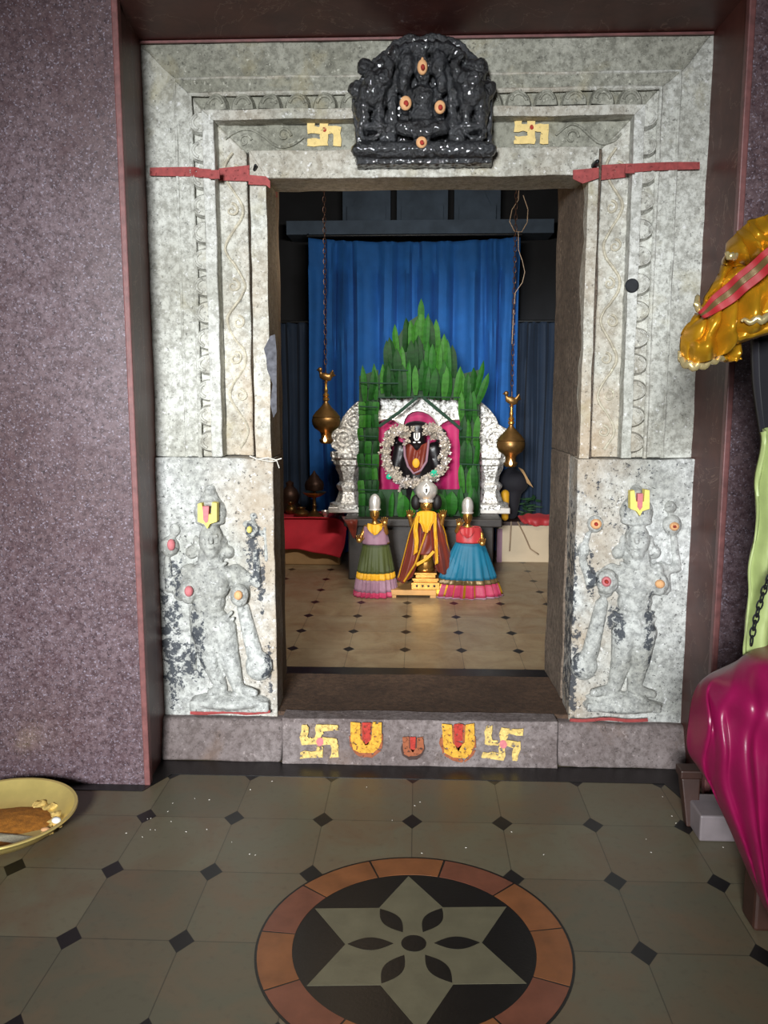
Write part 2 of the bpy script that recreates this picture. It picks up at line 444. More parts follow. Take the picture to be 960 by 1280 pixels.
# walls of the outer hall
m = MB(); m.box(-2.6, XL0-.022, YG, YG+.2, 0, 3.25)
m.box(XL0-.022, 2.6, YG, YG+.2, ZG+.022, 3.25)
wl = tag(obj('wall_front', m, M['granite'], smooth=False), kind='structure')
m = MB(); m.box(XR0+.022, 2.6, YG, YG+.2, 0, ZG+.022)
tag(obj('wall_front_right', m, M['granite'], smooth=False), kind='structure')
m = MB(); m.box(-2.6, -2.5, -3.2, YG, 0, 3.25); tag(obj('wall_left', m, M['granite'], smooth=False), kind='structure')
m = MB(); m.box(2.5, 2.6, -3.2, YG, 0, 3.25); tag(obj('wall_right', m, M['granite'], smooth=False), kind='structure')
m = MB(); m.box(-2.6, 2.6, -3.2, YG, 3.25, 3.33); tag(obj('ceiling', m, M['ceil'], smooth=False), kind='structure')
# edging (pink) and brown marble reveals
for nm, x0, x1, xi in (('trim_left', XL0-.022, XL0, XLs), ('trim_right', XR0+.022, XR0, XRs)):
    s = 1 if x1 > x0 else -1
    m = MB(); m.box(min(x0, x1), max(x0, x1), YG-.004, YG+.03, 0, ZG)
    o = tag(obj(nm, m, M['pinkedge'], smooth=False), kind='structure'); bevel(o, .004)
    m = MB()
    a = [Vector((x1-.012*s, YG+.02, 0)), Vector((xi, YS+.1, 0)), Vector((xi-.05*s, YS+.1, 0)), Vector((x1-.05*s, YG+.03, 0))]
    m.hexa(a, [p+Vector((0, 0, ZG)) for p in a]); rv = obj('reveal', m, M['brown'], o, smooth=False)
m = MB(); m.box(XL0-.022, XR0+.022, YG-.004, YG+.03, ZG, ZG+.022)
o = tag(obj('trim_top', m, M['pinkedge'], smooth=False), kind='structure')
m = MB(); m.hexa([Vector((XL0, YG+.02, ZG)), Vector((XR0, YG+.02, ZG)), Vector((XR0, YG+.02, ZG+.04)), Vector((XL0, YG+.02, ZG+.04))],
                 [Vector((XLs-.04, YS+.1, ZT)), Vector((XRs+.04, YS+.1, ZT)), Vector((XRs+.04, YS+.1, ZT+.06)), Vector((XLs-.04, YS+.1, ZT+.06))])
obj('reveal', m, M['brown'], o, smooth=False)
m = MB(); m.box(XLs, XRs, YS-.02, YS-.01, ZT-.004, ZT+.004); obj('thin_pink_line', m, M['pinkedge'], o, smooth=False)

# ================================================================ STONE DOORWAY
dw = thing('stone_doorway', 'tall carved grey granite doorway with stepped mouldings and a red painted line around the inner room opening', 'doorway', (0, YS, 1.2))
ZB = P(240, 571, YS-.03).z              # joint above guardian blocks
XIL, XIR = -.565, .612                  # opening edges on the front
def zt_of(y): return P(500, y, YS-.03).z
ZO = P(500, 221, YS-.06).z
# U bands listed from the opening outwards: (left x, right x, top z)
edges = [(XIL, XIR, ZO)]
for lx, rx, ty in ((P(317, 400, YS-.04).x, P(741, 400, YS-.04).x, 188), (P(311, 400, YS).x, P(747, 400, YS).x, 183), (P(276, 400, YS).x, P(781, 400, YS).x, 147), (P(262, 400, YS).x, P(793, 400, YS).x, 134),
                   (P(247, 400, YS).x, P(812, 400, YS).x, 112), (P(229, 400, YS).x, P(835, 400, YS).x, 92), (XLs-.03, XRs+.03, 0)):
    edges.append((lx, rx, zt_of(ty)))
edges[-1] = (XLs-.03, XRs+.03, ZT+.03)
def uband(name, a, b, yf, mat, mat_top, amp=.004, seed=0, back=YS+.16):
    (l0, r0, t0), (l1, r1, t1) = a, b
    m1 = MB(); m1.prism([(l1, yf, ZB), (l0, yf, ZB), (l0, yf, t0), (l1, yf, t1)], (0, back-yf, 0))
    m2 = MB(); m2.prism([(r0, yf, ZB), (r1, yf, ZB), (r1, yf, t1), (r0, yf, t0)], (0, back-yf, 0))
    m3 = MB(); m3.prism([(l0, yf, t0), (r0, yf, t0), (r1, yf, t1), (l1, yf, t1)], (0, back-yf, 0))
    for mb, mt, nn in ((m1, mat, 'jamb_'+name), (m2, mat, 'jamb_'+name), (m3, mat_top, 'lintel_'+name)):
        gridcut(mb, .06, .06); wobble(mb, amp, 9, seed)
        for v in mb.bm.verts:
            if v.co.y > back-.03: v.co.y = back
        o = obj(nn, mb, mt, dw); bevel(o, .005, 2)
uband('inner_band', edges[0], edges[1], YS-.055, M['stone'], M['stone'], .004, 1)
uband('groove', edges[1], edges[2], YS+.085, M['reveal_stone'], M['reveal_stone'], .003, 1)  # recess in the darker stone: groove shadow put into its colour
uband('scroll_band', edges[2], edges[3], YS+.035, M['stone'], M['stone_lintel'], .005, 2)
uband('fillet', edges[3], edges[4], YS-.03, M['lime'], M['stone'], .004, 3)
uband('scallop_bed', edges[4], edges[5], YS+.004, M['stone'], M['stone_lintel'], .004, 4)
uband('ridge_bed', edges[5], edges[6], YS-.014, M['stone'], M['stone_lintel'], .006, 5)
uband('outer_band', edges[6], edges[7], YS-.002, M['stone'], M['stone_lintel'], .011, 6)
E0 = edges; edges = [E0[0]]+E0[2:]
# ridges: thin raised lines
m = MB()
for (l, r, t), rad in ((edges[4], .009), (edges[5], .006)):
    pts = [(l, YS-.012, ZB)] + [(l, YS-.012, ZB+(t-ZB)*k/20) for k in range(1, 21)] + [(l+(r-l)*k/30, YS-.012, t) for k in range(1, 31)] + [(r, YS-.012, t-(t-ZB)*k/20) for k in range(1, 21)]
    m.tube(pts, rad, 8)
wobble(m, .004, 9); obj('ridges', m, M['stone'], dw)
# scallop petals: half discs with inner curl, along jambs and lintel
def scal(mb, c, r, ang):
    c = Vector(c); ax = Vector((math.cos(ang), 0, math.sin(ang))); ay = Vector((-math.sin(ang), 0, math.cos(ang)))
    pts = [c + ax*(r*math.cos(t))*.95 + ay*(r*math.sin(t)*1.3) for t in [PI*k/14 for k in range(15)]]
    a = [p for p in pts]; b = [c+(p-c)*.8+Vector((0, -.026, 0)) for p in pts]
    mb.hexa(a, b)
    mb.tube([c+(p-c)*.62+Vector((0, -.027, 0)) for p in pts[2:-2]], .006, 6)
mj = MB(); ml = MB()
zc = ZB+.06; st = .098
while zc < edges[3][2]-.03:
    w = edges[3][0]-edges[4][0]
    scal(mj, (edges[3][0], YS+.002, zc), .047, PI/2); scal(mj, (edges[3][1], YS+.002, zc), .045, -PI/2); zc += st
w = (edges[3][1]-edges[3][0]); n = 16
for k in range(n):
    scal(ml, (edges[3][0]+w*(k+.5)/n, YS+.002, edges[3][2]+.002), .051, 0)
wobble(mj, .004, 12); wobble(ml, .004, 12)
obj('jamb_scallops', mj, M['stone'], dw); obj('lintel_scallops', ml, M['stone_lintel'], dw)
# scroll vine carving on the recessed band
def vine(mb, p0, p1, nrm, amp, per, spir=True, r=.0055):
    p0, p1, nrm = Vector(p0), Vector(p1), Vector(nrm); d = p1-p0; Ln = d.length; t = d/Ln; n = max(2, int(Ln/per)); N = n*14
    mb.tube([p0+t*(Ln*k/N)+nrm*(amp*math.sin(PI*k/14*1.0)) for k in range(N+1)], r, 6)
    for k in range(n):
        c = p0+t*(Ln*(k+.5)/n)+nrm*((-1 if k % 2 == 0 else 1)*amp*.25)
        if noise.noise(c*5) < -.25: continue
        mb.tube([c+t*(math.cos(a)*q)+nrm*(math.sin(a)*q) for a, q in [(j*.55, amp*.75*(1-j/17)) for j in range(15)]], [r*(1-j/24) for j in range(15)], 6)
mv = MB(); yv = YS+.032
for l, r_ in ((edges[1][0], edges[2][0]), (edges[1][1], edges[2][1])):
    vine(mv, ((l+r_)/2, yv, ZB+.03), ((l+r_)/2, yv, edges[1][2]), (1, 0, 0), abs(l-r_)*.32, .13)
wobble(mv, .006, 14); obj('jamb_vine', mv, M['carve'], dw)
mv = MB(); zmid = (edges[1][2]+edges[2][2])/2+.003
vine(mv, (edges[2][0]+.03, yv, zmid), (P(378, 165, YS).x, yv, zmid), (0, 0, 1), .035, .13)
vine(mv, (P(696, 165, YS).x, yv, zmid), (edges[2][1]-.03, yv, zmid), (0, 0, 1), .035, .13)
wobble(mv, .006, 14); obj('lintel_vine', mv, M['stone_lintel'], dw)
# reveals (depth of jambs) and lintel soffit
y0 = YS-.03
for s_, xf, xb, yb_ in ((-1, XIL-.002, -.60, YB), (1, XIR+.002, .592, YB+.06)):
    for z0_, z1_, up in ((ZB, ZO+.1, 1), (.185, ZB, 0)):
        m = MB()
        if up: pl = [(xf, y0), (xb, yb_), (s_*.85, yb_), (s_*.85, YS+.17), (xf+s_*.07, YS+.1), (xf+s_*.05, y0+.02)]
        else: pl = [(xf+(xb-xf)*.33, YS+.15), (xb, yb_), (s_*.85, yb_), (s_*.85, YS+.15)]
        m.hexa([Vector((x, y, z0_)) for x, y in pl], [Vector((x, y, z1_)) for x, y in pl])
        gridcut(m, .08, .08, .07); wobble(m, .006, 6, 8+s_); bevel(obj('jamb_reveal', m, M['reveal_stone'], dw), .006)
m = MB(); zb = P(500, 237, YB).z
m.hexa([Vector((-.6, YS-.045, ZO+.002)), Vector((.64, YS-.045, ZO+.002)), Vector((.64, YS-.045, ZO+.05)), Vector((-.6, YS-.045, ZO+.05))],
       [Vector((-.85, YB, zb)), Vector((.85, YB, zb)), Vector((.85, YB, zb+.25)), Vector((-.85, YB, zb+.25))])
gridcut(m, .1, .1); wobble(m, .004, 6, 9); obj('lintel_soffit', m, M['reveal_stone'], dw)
# red painted line
def strip(mb, pts, dy=-.007):
    """pts: list of (px,py_top,py_bottom,Y)"""
    a = [P(x, t, Y-.004) for x, t, b, Y in pts]; c = [P(x, b, Y-.004) for x, t, b, Y in pts]
    poly = a + c[::-1]; n = len(a)
    for i in range(n-1):
        q = [a[i], a[i+1], c[i+1], c[i]]; mb.prism(q, (0, dy, 0))
m = MB()
strip(m, [(188,210,220,YS-.01), (240,209,221,YS-.012)]); strip(m, [(240,209,221,YS-.014), (249,210,222,YS-.026)])
strip(m, [(247,211,222,YS-.026), (264,212,223,YS-.03)]); strip(m, [(262,213,224,YS-.041), (275,213,224,YS-.041)]); strip(m, [(274,211,226,YS+.03), (312,207,227,YS+.03)])
strip(m, [(311,219,231,YS-.062), (333,221,232,YS-.062), (338,227,236,YS-.062)])
m.hexa([Vector((XIL+.006, YS-.05, P(336,226,YS).z)), Vector((XIL+.006, YS-.05, P(336,236,YS).z)), Vector((XIL-.02, YS-.05, P(336,236,YS).z))],
       [Vector((-.588, YB-.1, P(354,240,YB-.1).z)), Vector((-.588, YB-.1, P(354,247,YB-.1).z)), Vector((-.62, YB-.1, P(354,247,YB-.1).z))])
strip(m, [(716,213,224,YS-.062), (728,212,230,YS-.062), (748,210,223,YS-.062)]); strip(m, [(747,207,226,YS+.03), (782,205,222,YS+.03)]); strip(m, [(781,205,217,YS-.041), (793,205,217,YS-.041)])
strip(m, [(791,205,216,YS-.03), (813,204,214,YS-.026)]); strip(m, [(812,204,214,YS-.026), (835,203,213,YS-.022)]); strip(m, [(834,203,213,YS-.012), (874,203,212,YS-.012)])
obj('red_painted_line', m, M['red'], dw, smooth=False, label='red painted line')
# swastikas
def swas(mb, c, w, h, Y, bar=.2, rot=0, amp=.05, seed=0):
    b = bar
    pl = [(-b,b),(-b,1),(1,1),(1,1-2*b),(b,1-2*b),(b,b),(1,b),(1,-1),(1-2*b,-1),(1-2*b,-b),(b,-b),(b,-1),(-1,-1),(-1,-1+2*b),(-b,-1+2*b),(-b,-b),(-1,-b),(-1,1),(-1+2*b,1),(-1+2*b,b)]
    rr = random.Random(seed); dn = []
    for i, (x, y) in enumerate(pl):
        x2, y2 = pl[(i+1) % len(pl)]
        for k in range(3):
            t = k/3; X, Z = x+(x2-x)*t, y+(y2-y)*t
            dn.append((X+rr.uniform(-amp, amp), Z+rr.uniform(-amp, amp)))
    ca, sa = math.cos(rot), math.sin(rot)
    mb.prism([P(c[0]+(x*ca-z*sa)*w/2, c[1]-(z*ca+x*sa)*h/2, Y) for x, z in dn], (0, -.004, 0))
def blob2d(mb, c, w, h, Y, th=.003, n=14, seed=0, pw=1.0, amp=.1):
    rr = random.Random(seed)
    mb.prism([P(c[0]+w/2*math.cos(a)*(1+rr.uniform(-amp, amp)), c[1]-h/2*math.sin(a)*(1+rr.uniform(-amp, amp)), Y) for a in [2*PI*k/n for k in range(n)]], (0, -th, 0))
for c, sd in (((405,163), 3), ((664,160), 4)):
    m = MB(); swas(m, c, 42, 40, YS+.03, .23, seed=sd, amp=.045)
    o = obj('painted_swastika', m, M['cream'], dw, smooth=False, label='cream painted swastika on the lintel')
    m = MB(); blob2d(m, (c[0]+.5, c[1]-1), 5, 6, YS+.025, seed=sd); obj('vermilion_dot', m, M['vermilion'], o, smooth=False)
# hole and old hook
m = MB(); c = P(790, 357, YS-.036); m.lathe([(.001, .004), (.021, .004), (.026, -.001), (.024, -.006)], c, 20, axis='Y'); obj('drilled_hole', m, M['dark_grey'], dw)  # hole drawn as a dark disc, its inner shade is only colour
m = MB(); c = P(743, 207, YS-.06); m.cap(c, c+Vector((.004, -.03, .006)), .012, .008); c = P(318, 212, YS-.06); m.cap(c, c+Vector((.008, -.02, .01)), .006, .005); obj('old_nail', m, M['iron'], dw)
# sooty smear on left jamb
m = MB(); rr = random.Random(5)
m.prism([P(x, y, YS-.058) for x, y in [(338,420),(344,418),(346,440),(346,515),(342,522),(338,505),(341,480),(334,462),(333,448),(330,436),(334,428)]], (0, -.004, 0)); obj('dark_smear', m, M['smear'], dw, smooth=False)
def thread(pts, r=.0018, par=None, nm='tied_thread'):
    m = MB(); m.tube(pts, r, 6); return obj(nm, m, M['thread'], par)
thread([P(312,570,YS-.07), P(322,574,YS-.075), P(335,572,YS-.075), P(345,575,YS-.08), P(352,573,YS-.085)], .0022, dw)
thread([P(322,574,YS-.07), P(338,577,YS-.08), P(346,576,YS-.085), P(349,585,YS-.08)], .0018, dw)

# ================================================================ GUARDIAN BLOCKS
def emb(mb, Y, rings):
    pass
YF = YS-.03
SC = YF/1060*1.0
ZS = P(280, 893, YF).z                  # top of the base ledge
def guardian(name, label, x_in, x_out, spec, marks, smears, side):
    st_ = [(P(x, y, YF).x, P(x, y, YF).z, w*YF/1060, h*YF/1060) for x, y, w, h in smears]
    blk = stone('guardian_stone', (180,181,174), (102,102,100), (226,228,225), speck=.85, tan=(164,146,122), bumps=.8, stains=st_)
    b = thing(name, label, 'carved stone', ((x_in+x_out)/2, YF, ZS))
    m = MB(); lo, hi = min(x_in, x_out), max(x_in, x_out)
    m.box(lo, hi, YF, YS+.14, ZS-.02, ZB-.004); gridcut(m, .05, .05); wobble(m, .006, 7, side*3+5)
    bevel(obj('block', m, blk, b), .006)
    fig = stone('guardian_figure_stone', (166,166,158), (98,99,98), (210,212,208), speck=.7, bumps=.6, stains=st_)
    m = MB(); spec(m); o = obj('guardian_figure', m, fig, b, label='standing crowned four-armed figure in relief'); remesh(o, .0052, 2); rugged(o, .005, .02)
    for nm, fn, mt in marks:
        m = MB(); fn(m); obj(nm, m, mt, b, smooth=False)
    return b
def figure(mb, ox, face_dx, M_, x0=0):
    """common anatomy, drawn for a figure with centre line ox; M_ mirrors"""
    q = lambda x, y, d=0: P(ox+(x*M_), y, YF-d)
    E, C = mb.ell, mb.cap
    k = YF/1060
    # tall crown: stacked tapering rings
    C(q(0,632), q(0,613), .052, .024)
    E(q(0,640), 21*k, .055, 21*k); E(q(0,652,.01), 19.5*k, .05, 5*k); E(q(0,628,.02), 13*k, .04, 3.5*k); E(q(0,615,.01), 7*k, .03, 6*k)
    # face
    E(q(1,675,.022), 15.5*k, .052, 21*k); E(q(1,690,.038), 9*k, .03, 9*k)
    C(q(1,670,.072), q(1,678,.082), .006, .009); E(q(-5,670,.062), 3.6*k, .009, 2*k); E(q(7,670,.062), 3.6*k, .009, 2*k); E(q(1,685,.068), 5*k, .01, 1.6*k)
    for s in (-1, 1): E(q(s*17,680), 5*k, .03, 12*k); E(q(s*23,690), 8*k, .03, 9*k)
    C(q(1,690), q(1,708), .05, .055)
    # torso
    E(q(0,716,.006), 33*k, .05, 13*k); E(q(0,730,.01), 27*k, .062, 24*k); E(q(-2,752,.006), 22*k, .055, 20*k); E(q(-2,772,.0), 26*k, .056, 17*k)
    E(q(-12,728,.03), 11*k, .036, 9*k); E(q(12,728,.03), 11*k, .036, 9*k)
    for yy, w in ((704,17), (712,21), (766,25), (774,27)):
        pts = [q(w*math.cos(a), yy+w*.35*math.sin(a), .056) for a in [PI*j/12 for j in range(13)]]
        mb.tube([Vector((p.x, p.y+.03*abs(math.cos(PI*j/12)), 2*pts[0].z-p.z if False else p.z)) for j, p in enumerate(pts)], .008, 8)
    # sash tails between the legs
    C(q(2,780,.05), q(4,835,.04), .018, .012)
def spec_left(mb):
    ox = 263; figure(mb, ox, 0, 1); k = YF/1060; q = lambda x, y, d=0: P(x, y, YF-d)
    C, E = mb.cap, mb.ell
    # head sits a little left of the trunk, crown at x=256
    # legs
    C(q(256,785,.012), q(262,822,.012), .058, .042); C(q(262,822,.012), q(277,860,.008), .042, .026)
    C(q(278,785,.012), q(287,822,.014), .058, .042); C(q(287,822,.014), q(297,858,.01), .042, .026)
    C(q(276,862,.01), q(264,865,.05), .022, .016); C(q(298,861,.012), q(318,866,.05), .025, .016)
    # front arms
    C(q(236,716), q(226,742), .036, .03); C(q(226,742,.01), q(236,742,.05), .03, .024); E(q(235,739,.05), 11*k, .03, 17*k)
    C(q(294,716), q(303,738), .036, .032); C(q(303,738,.01), q(300,745,.04), .032, .026); E(q(299,744,.04), 12*k, .032, 15*k)
    # back arms holding emblems
    C(q(238,712), q(212,735), .026, .02); C(q(212,735), q(210,702), .018, .016); E(q(212,683,.005), 13*k, .032, 13*k); E(q(219,662), 7*k, .02, 9*k); C(q(214,672), q(206,718), .014, .01)
    C(q(296,712), q(322,730), .024, .018); C(q(322,730), q(320,690), .018, .014); E(q(315,662,.005), 9*k, .028, 12*k); C(q(308,655), q(328,668), .016, .012); E(q(317,645), 5*k, .016, 5*k)
    C(q(331,660), q(333,700), .008, .008)
    # club leaning at the right leg
    C(q(304,760,.01), q(318,815,.01), .026, .034); E(q(324,832,.01), 18*k, .045, 20*k)
    C(q(240,760), q(243,835), .012, .012)
    # oval base slab
    E(q(288,874,.0), 52*k, .085, 11*k); mb.box(q(240,870).x, q(338,870).x, YF-.05, YF+.02, q(280,885).z, q(280,872).z)
def spec_right(mb):
    ox = 795; figure(mb, ox, 0, 1); k = YF/1060; q = lambda x, y, d=0: P(x, y, YF-d)
    C, E = mb.cap, mb.ell
    C(q(782,790,.012), q(777,825,.012), .056, .042); C(q(777,825,.012), q(768,858,.008), .042, .028)
    C(q(804,790,.012), q(800,825,.014), .054, .04); C(q(800,825,.014), q(792,860,.01), .04, .028)
    C(q(766,861,.01), q(742,866,.05), .025, .016); C(q(793,862,.012), q(816,868,.05), .025, .016)
    C(q(766,716), q(757,738), .036, .03); C(q(757,738,.01), q(758,728,.05), .03, .024); E(q(759,727,.04), 14*k, .04, 16*k)
    C(q(826,712), q(830,735), .034, .028); C(q(830,735,.01), q(825,728,.04), .028, .022); E(q(824,730,.04), 11*k, .035, 15*k); E(q(822,712,.02), 8*k, .03, 9*k)
    C(q(764,712), q(738,728), .028, .022); C(q(738,728), q(728,700), .02, .016); E(q(729,688), 8*k, .026, 11*k); C(q(728,690), q(735,668), .014, .012); E(q(744,655,.005), 10*k, .03, 11*k)
    C(q(828,712), q(846,710), .022, .018); C(q(846,710), q(842,672), .018, .014); E(q(840,656,.005), 12*k, .03, 13*k); E(q(838,634), 8*k, .022, 8*k)
    C(q(752,755,.01), q(738,815,.01), .026, .034); E(q(730,832,.01), 17*k, .042, 19*k)
    E(q(778,880,.0), 52*k, .075, 10*k); mb.box(q(732,870).x, q(824,870).x, YF-.045, YF+.02, q(780,886).z, q(780,876).z)
    E(q(770,871,.0), 40*k, .06, 8*k)
def tilak(x, y):
    def f(mb):
        Y = YF-.085
        mb.prism([P(a, b, Y) for a, b in [(x-12,y-16),(x-7,y-17),(x-5,y-3),(x+5,y-3),(x+6,y-18),(x+12,y-17),(x+12,y+6),(x+3,y+9),(x,y+15),(x-4,y+9),(x-12,y+6)]], (0, .035, 0))
    return f
def dot(x, y, w, h, d, seed=0, th=.02):
    return lambda mb: mb.ell(P(x, y, YF-d), w/2*YF/1060, th, h/2*YF/1060, u=14, v=8)
def smear(x, y, w, h, seed, n=26):
    def f(mb):
        rr = random.Random(seed)
        for i in range(n):
            cx, cy = x+rr.gauss(0, w/3.2), y+rr.gauss(0, h/3.2)
            blob2d(mb, (cx, cy), rr.uniform(1.5, 5), rr.uniform(2, 8), YF-.002, th=.006, n=9, seed=seed*50+i, amp=.35)
    return f
XO_L = XLs-.03; XO_R = XRs+.02
guardian('guardian_block', 'stone block with carved standing guardian, below the left jamb beside the purple granite wall', XIL, XO_L, spec_left,
    [('yellow_forehead_mark', tilak(259,646), M['yellowmark']), ('pink_forehead_stripe', lambda mb: mb.prism([P(a, b, YF-.09) for a, b in [(253,633),(261,633),(260,652),(257,654),(254,650)]], (0, .02, 0)), M['pink']),
     ('powder_dot', dot(214,681,10,15,.035), M['pink']), ('powder_dot', dot(236,739,11,14,.08), M['pink']), ('powder_dot', dot(298,744,11,12,.072), M['peach']), ('powder_dot', dot(312,662,7,9,.033), M['yellowmark'])],
    [(250,795,14,60), (240,825,24,40), (326,722,8,60), (336,835,8,50), (222,720,12,40), (318,690,16,60), (215,810,20,110)], 0)
guardian('guardian_block', 'stone block with carved standing guardian and blue-black paint down its inner edge, below right jamb', XIR, XO_R, spec_right,
    [('yellow_forehead_mark', tilak(800,630), M['yellowmark']), ('pink_forehead_stripe', lambda mb: mb.prism([P(a, b, YF-.09) for a, b in [(797,617),(804,617),(803,634),(800,638),(797,634)]], (0, .02, 0)), M['pink']),
     ('powder_dot', dot(745,655,14,13,.035), M['peach']), ('powder_dot', dot(843,658,12,11,.033), M['peach']), ('powder_dot', dot(758,727,12,13,.082), M['pink']), ('powder_dot', dot(825,730,12,11,.078), M['peach']),
     ('powder_dot', dot(745,655,5,5,.05), M['vermilion']), ('powder_dot', dot(843,658,4,4,.05), M['vermilion']), ('powder_dot', dot(758,727,5,5,.1), M['vermilion'])],
    [(713,770,9,190), (716,840,12,90), (768,775,14,30), (808,790,10,70), (738,720,8,40), (790,585,80,14), (735,610,40,26), (750,880,90,16), (770,640,60,40)], 1)
# ================================================================ THRESHOLD
ts = thing('stone_threshold', 'worn grey and brown stone threshold with painted swastikas and yellow marks facing the hall', 'threshold', (0, YF, 0))
m = MB()
def basep(x0, x1, yf0, yf1, z1, yb):   # front leans slightly
    m.hexa([Vector((x0, yf0, 0)), Vector((x1, yf0, 0)), Vector((x1, yf1, z1)), Vector((x0, yf1, z1))], [Vector((x0, yb, 0)), Vector((x1, yb, 0)), Vector((x1, yb, z1)), Vector((x0, yb, z1))])
basep(XLs-.03, P(352,920,3.2).x, 3.185, 3.235, ZS-.004, YS+.14); gridcut(m, .05, .05); wobble(m, .006, 8, 1)
for v in m.bm.verts: v.co.z = max(v.co.z, 0)
bevel(obj('end_block', m, M['stone_sill'], ts), .012, 3)
m = MB(); basep(P(698,920,3.2).x, XRs+.02, 3.185, 3.235, ZS-.004, YS+.14); gridcut(m, .05, .05); wobble(m, .006, 8, 2)
for v in m.bm.verts: v.co.z = max(v.co.z, 0)
bevel(obj('end_block', m, M['stone_sill'], ts), .012, 3)
m = MB(); basep(P(352,920,3.2).x+.004, P(698,920,3.2).x-.004, 3.175, 3.195, .185, 3.29); gridcut(m, .05, .05); wobble(m, .005, 8, 3)
for v in m.bm.verts: v.co.z = max(v.co.z, 0)
bevel(obj('sill_front', m, M['stone_sill'], ts), .01, 3)
m = MB(); m.box(-.80, .80, 3.285, YB, 0, .178); gridcut(m, .08, .08, .06); wobble(m, .005, 7, 4)
bevel(obj('sill_top', m, M['soil_stone'], ts), .008)
# pinkish line on ledges
for x0, x1 in ((238, 338), (712, 810)):
    m = MB(); m.tube([P(x0+(x1-x0)*k/10, (891 if x0 < 500 else 900)+(3*math.sin(k)*.3), 3.226) for k in range(11)], .007, 6)
    wobble(m, .004, 11); obj('red_ledge_line', m, M['red'], ts)
YM = 3.176
for c, w, h, rt, sd in (((399,926), 46, 42, .0, 21), ((628,929), 46, 40, -.12, 22)):
    m = MB(); swas(m, c, w, h, YM, .19, rot=rt, seed=sd, amp=.07); o = obj('painted_swastika', m, M['paleyel'], ts, smooth=False, label='pale yellow painted swastika on the threshold')
    m = MB(); blob2d(m, (c[0]+1, c[1]+1), 9, 11, YM-.003, seed=sd, th=.002); obj('pink_centre', m, M['pink'], o, smooth=False)
def umark(c, w, h, mt, sd, stripe, back):
    x, y = c
    m = MB(); rr = random.Random(sd)
    pl = [(-.5,-.5),(-.2,-.5),(-.18,.05),(0,.2),(.18,.05),(.2,-.5),(.5,-.5),(.5,.1),(.42,.36),(.2,.5),(-.2,.5),(-.42,.36),(-.5,.1)]
    mb = MB(); blob2d(mb, (x, y+3), w*1.15, h*1.15, YM-.0005, th=.002, seed=sd, n=20, amp=.06); bk = obj('painted_patch', mb, back, ts, smooth=False)
    m.prism([P(x+a*w+rr.uniform(-1, 1), y+b*h+rr.uniform(-1, 1), YM-.003) for a, b in pl], (0, -.003, 0)); obj('painted_horseshoe', m, mt, bk, smooth=False)
    m = MB(); m.prism([P(x+a*w, y+b*h, YM-.003) for a, b in ((-.14,-.5),(.14,-.5),(.12,.1),(0,.32),(-.12,.1))], (0, -.003, 0)); obj('red_stripe', m, stripe, bk, smooth=False)
umark((458,922), 38, 38, M['ochre'], 31, M['vermilion'], M['rust'])
umark((573,926), 40, 42, M['ochre'], 32, M['vermilion'], M['rust'])
umark((516,933), 26, 24, M['rust'], 33, M['vermilion'], M['darkwood'])

# ================================================================ BLACK LINTEL RELIEF
YR = YS-.055
rp = thing('relief_panel', 'oiled black arched stone panel with seated goddess and two elephants, on the lintel centre', 'carved stone', P(528, 212, YR))
m = MB()
ol = [(447,211),(447,188),(444,160),(441,135),(445,115),(455,100),(462,88),(470,78),(482,70),(490,60),(505,53),(518,51),(526,54),(534,51),(548,50),(562,55),(575,60),(584,68),(595,80),(603,92),(611,106),(615,118),(614,140),(613,160),(614,188),(613,211)]
m.prism([P(x, y, YR+.05) for x, y in ol], (0, -.068, 0)); m.box(P(447,200,YR).x, P(613,200,YR).x, YR-.07, YR+.05, P(500,211,YR).z, P(500,194,YR).z)
C, E = m.cap, m.ell; k = YR/1060; YQ = YR-.025
q = lambda x, y, d=0: P(x, y, YQ-.022-d*1.5)
# base molding
C(q(449,187,.02), q(611,187,.02), .028, .028)
# bumpy flame rim
for i in range(len(ol)-7):
    x, y = ol[i+3]; cx, cy = 528, 140; t = .9
    E(q(cx+(x-cx)*t, cy+(y-cy)*t), .026+.008*math.sin(i*1.7), .03, .026+.006*math.cos(i*2.1))
# goddess
E(q(528,80,.0), 9*k, .03, 13*k); E(q(528,95,.006), 9*k, .032, 10*k); C(q(528,102), q(528,112), .02, .028)
E(q(528,122,.004), 15*k, .04, 15*k); E(q(528,142,.0), 15*k, .036, 12*k)
E(q(528,160,.01), 30*k, .04, 9*k); C(q(503,160,.02), q(535,166,.03), .026, .022); C(q(553,160,.02), q(521,166,.03), .026, .022)
C(q(516,116), q(504,128,.01), .018, .014); C(q(504,128,.01), q(507,140,.02), .014, .012); C(q(540,116), q(553,130,.01), .018, .014); C(q(553,130), q(549,142,.02), .014, .012)
E(q(507,131,.015), .02, .02, .03); E(q(551,134,.015), .02, .02, .03)
C(q(508,138), q(504,160), .014, .02); C(q(549,138), q(552,160), .014, .02)
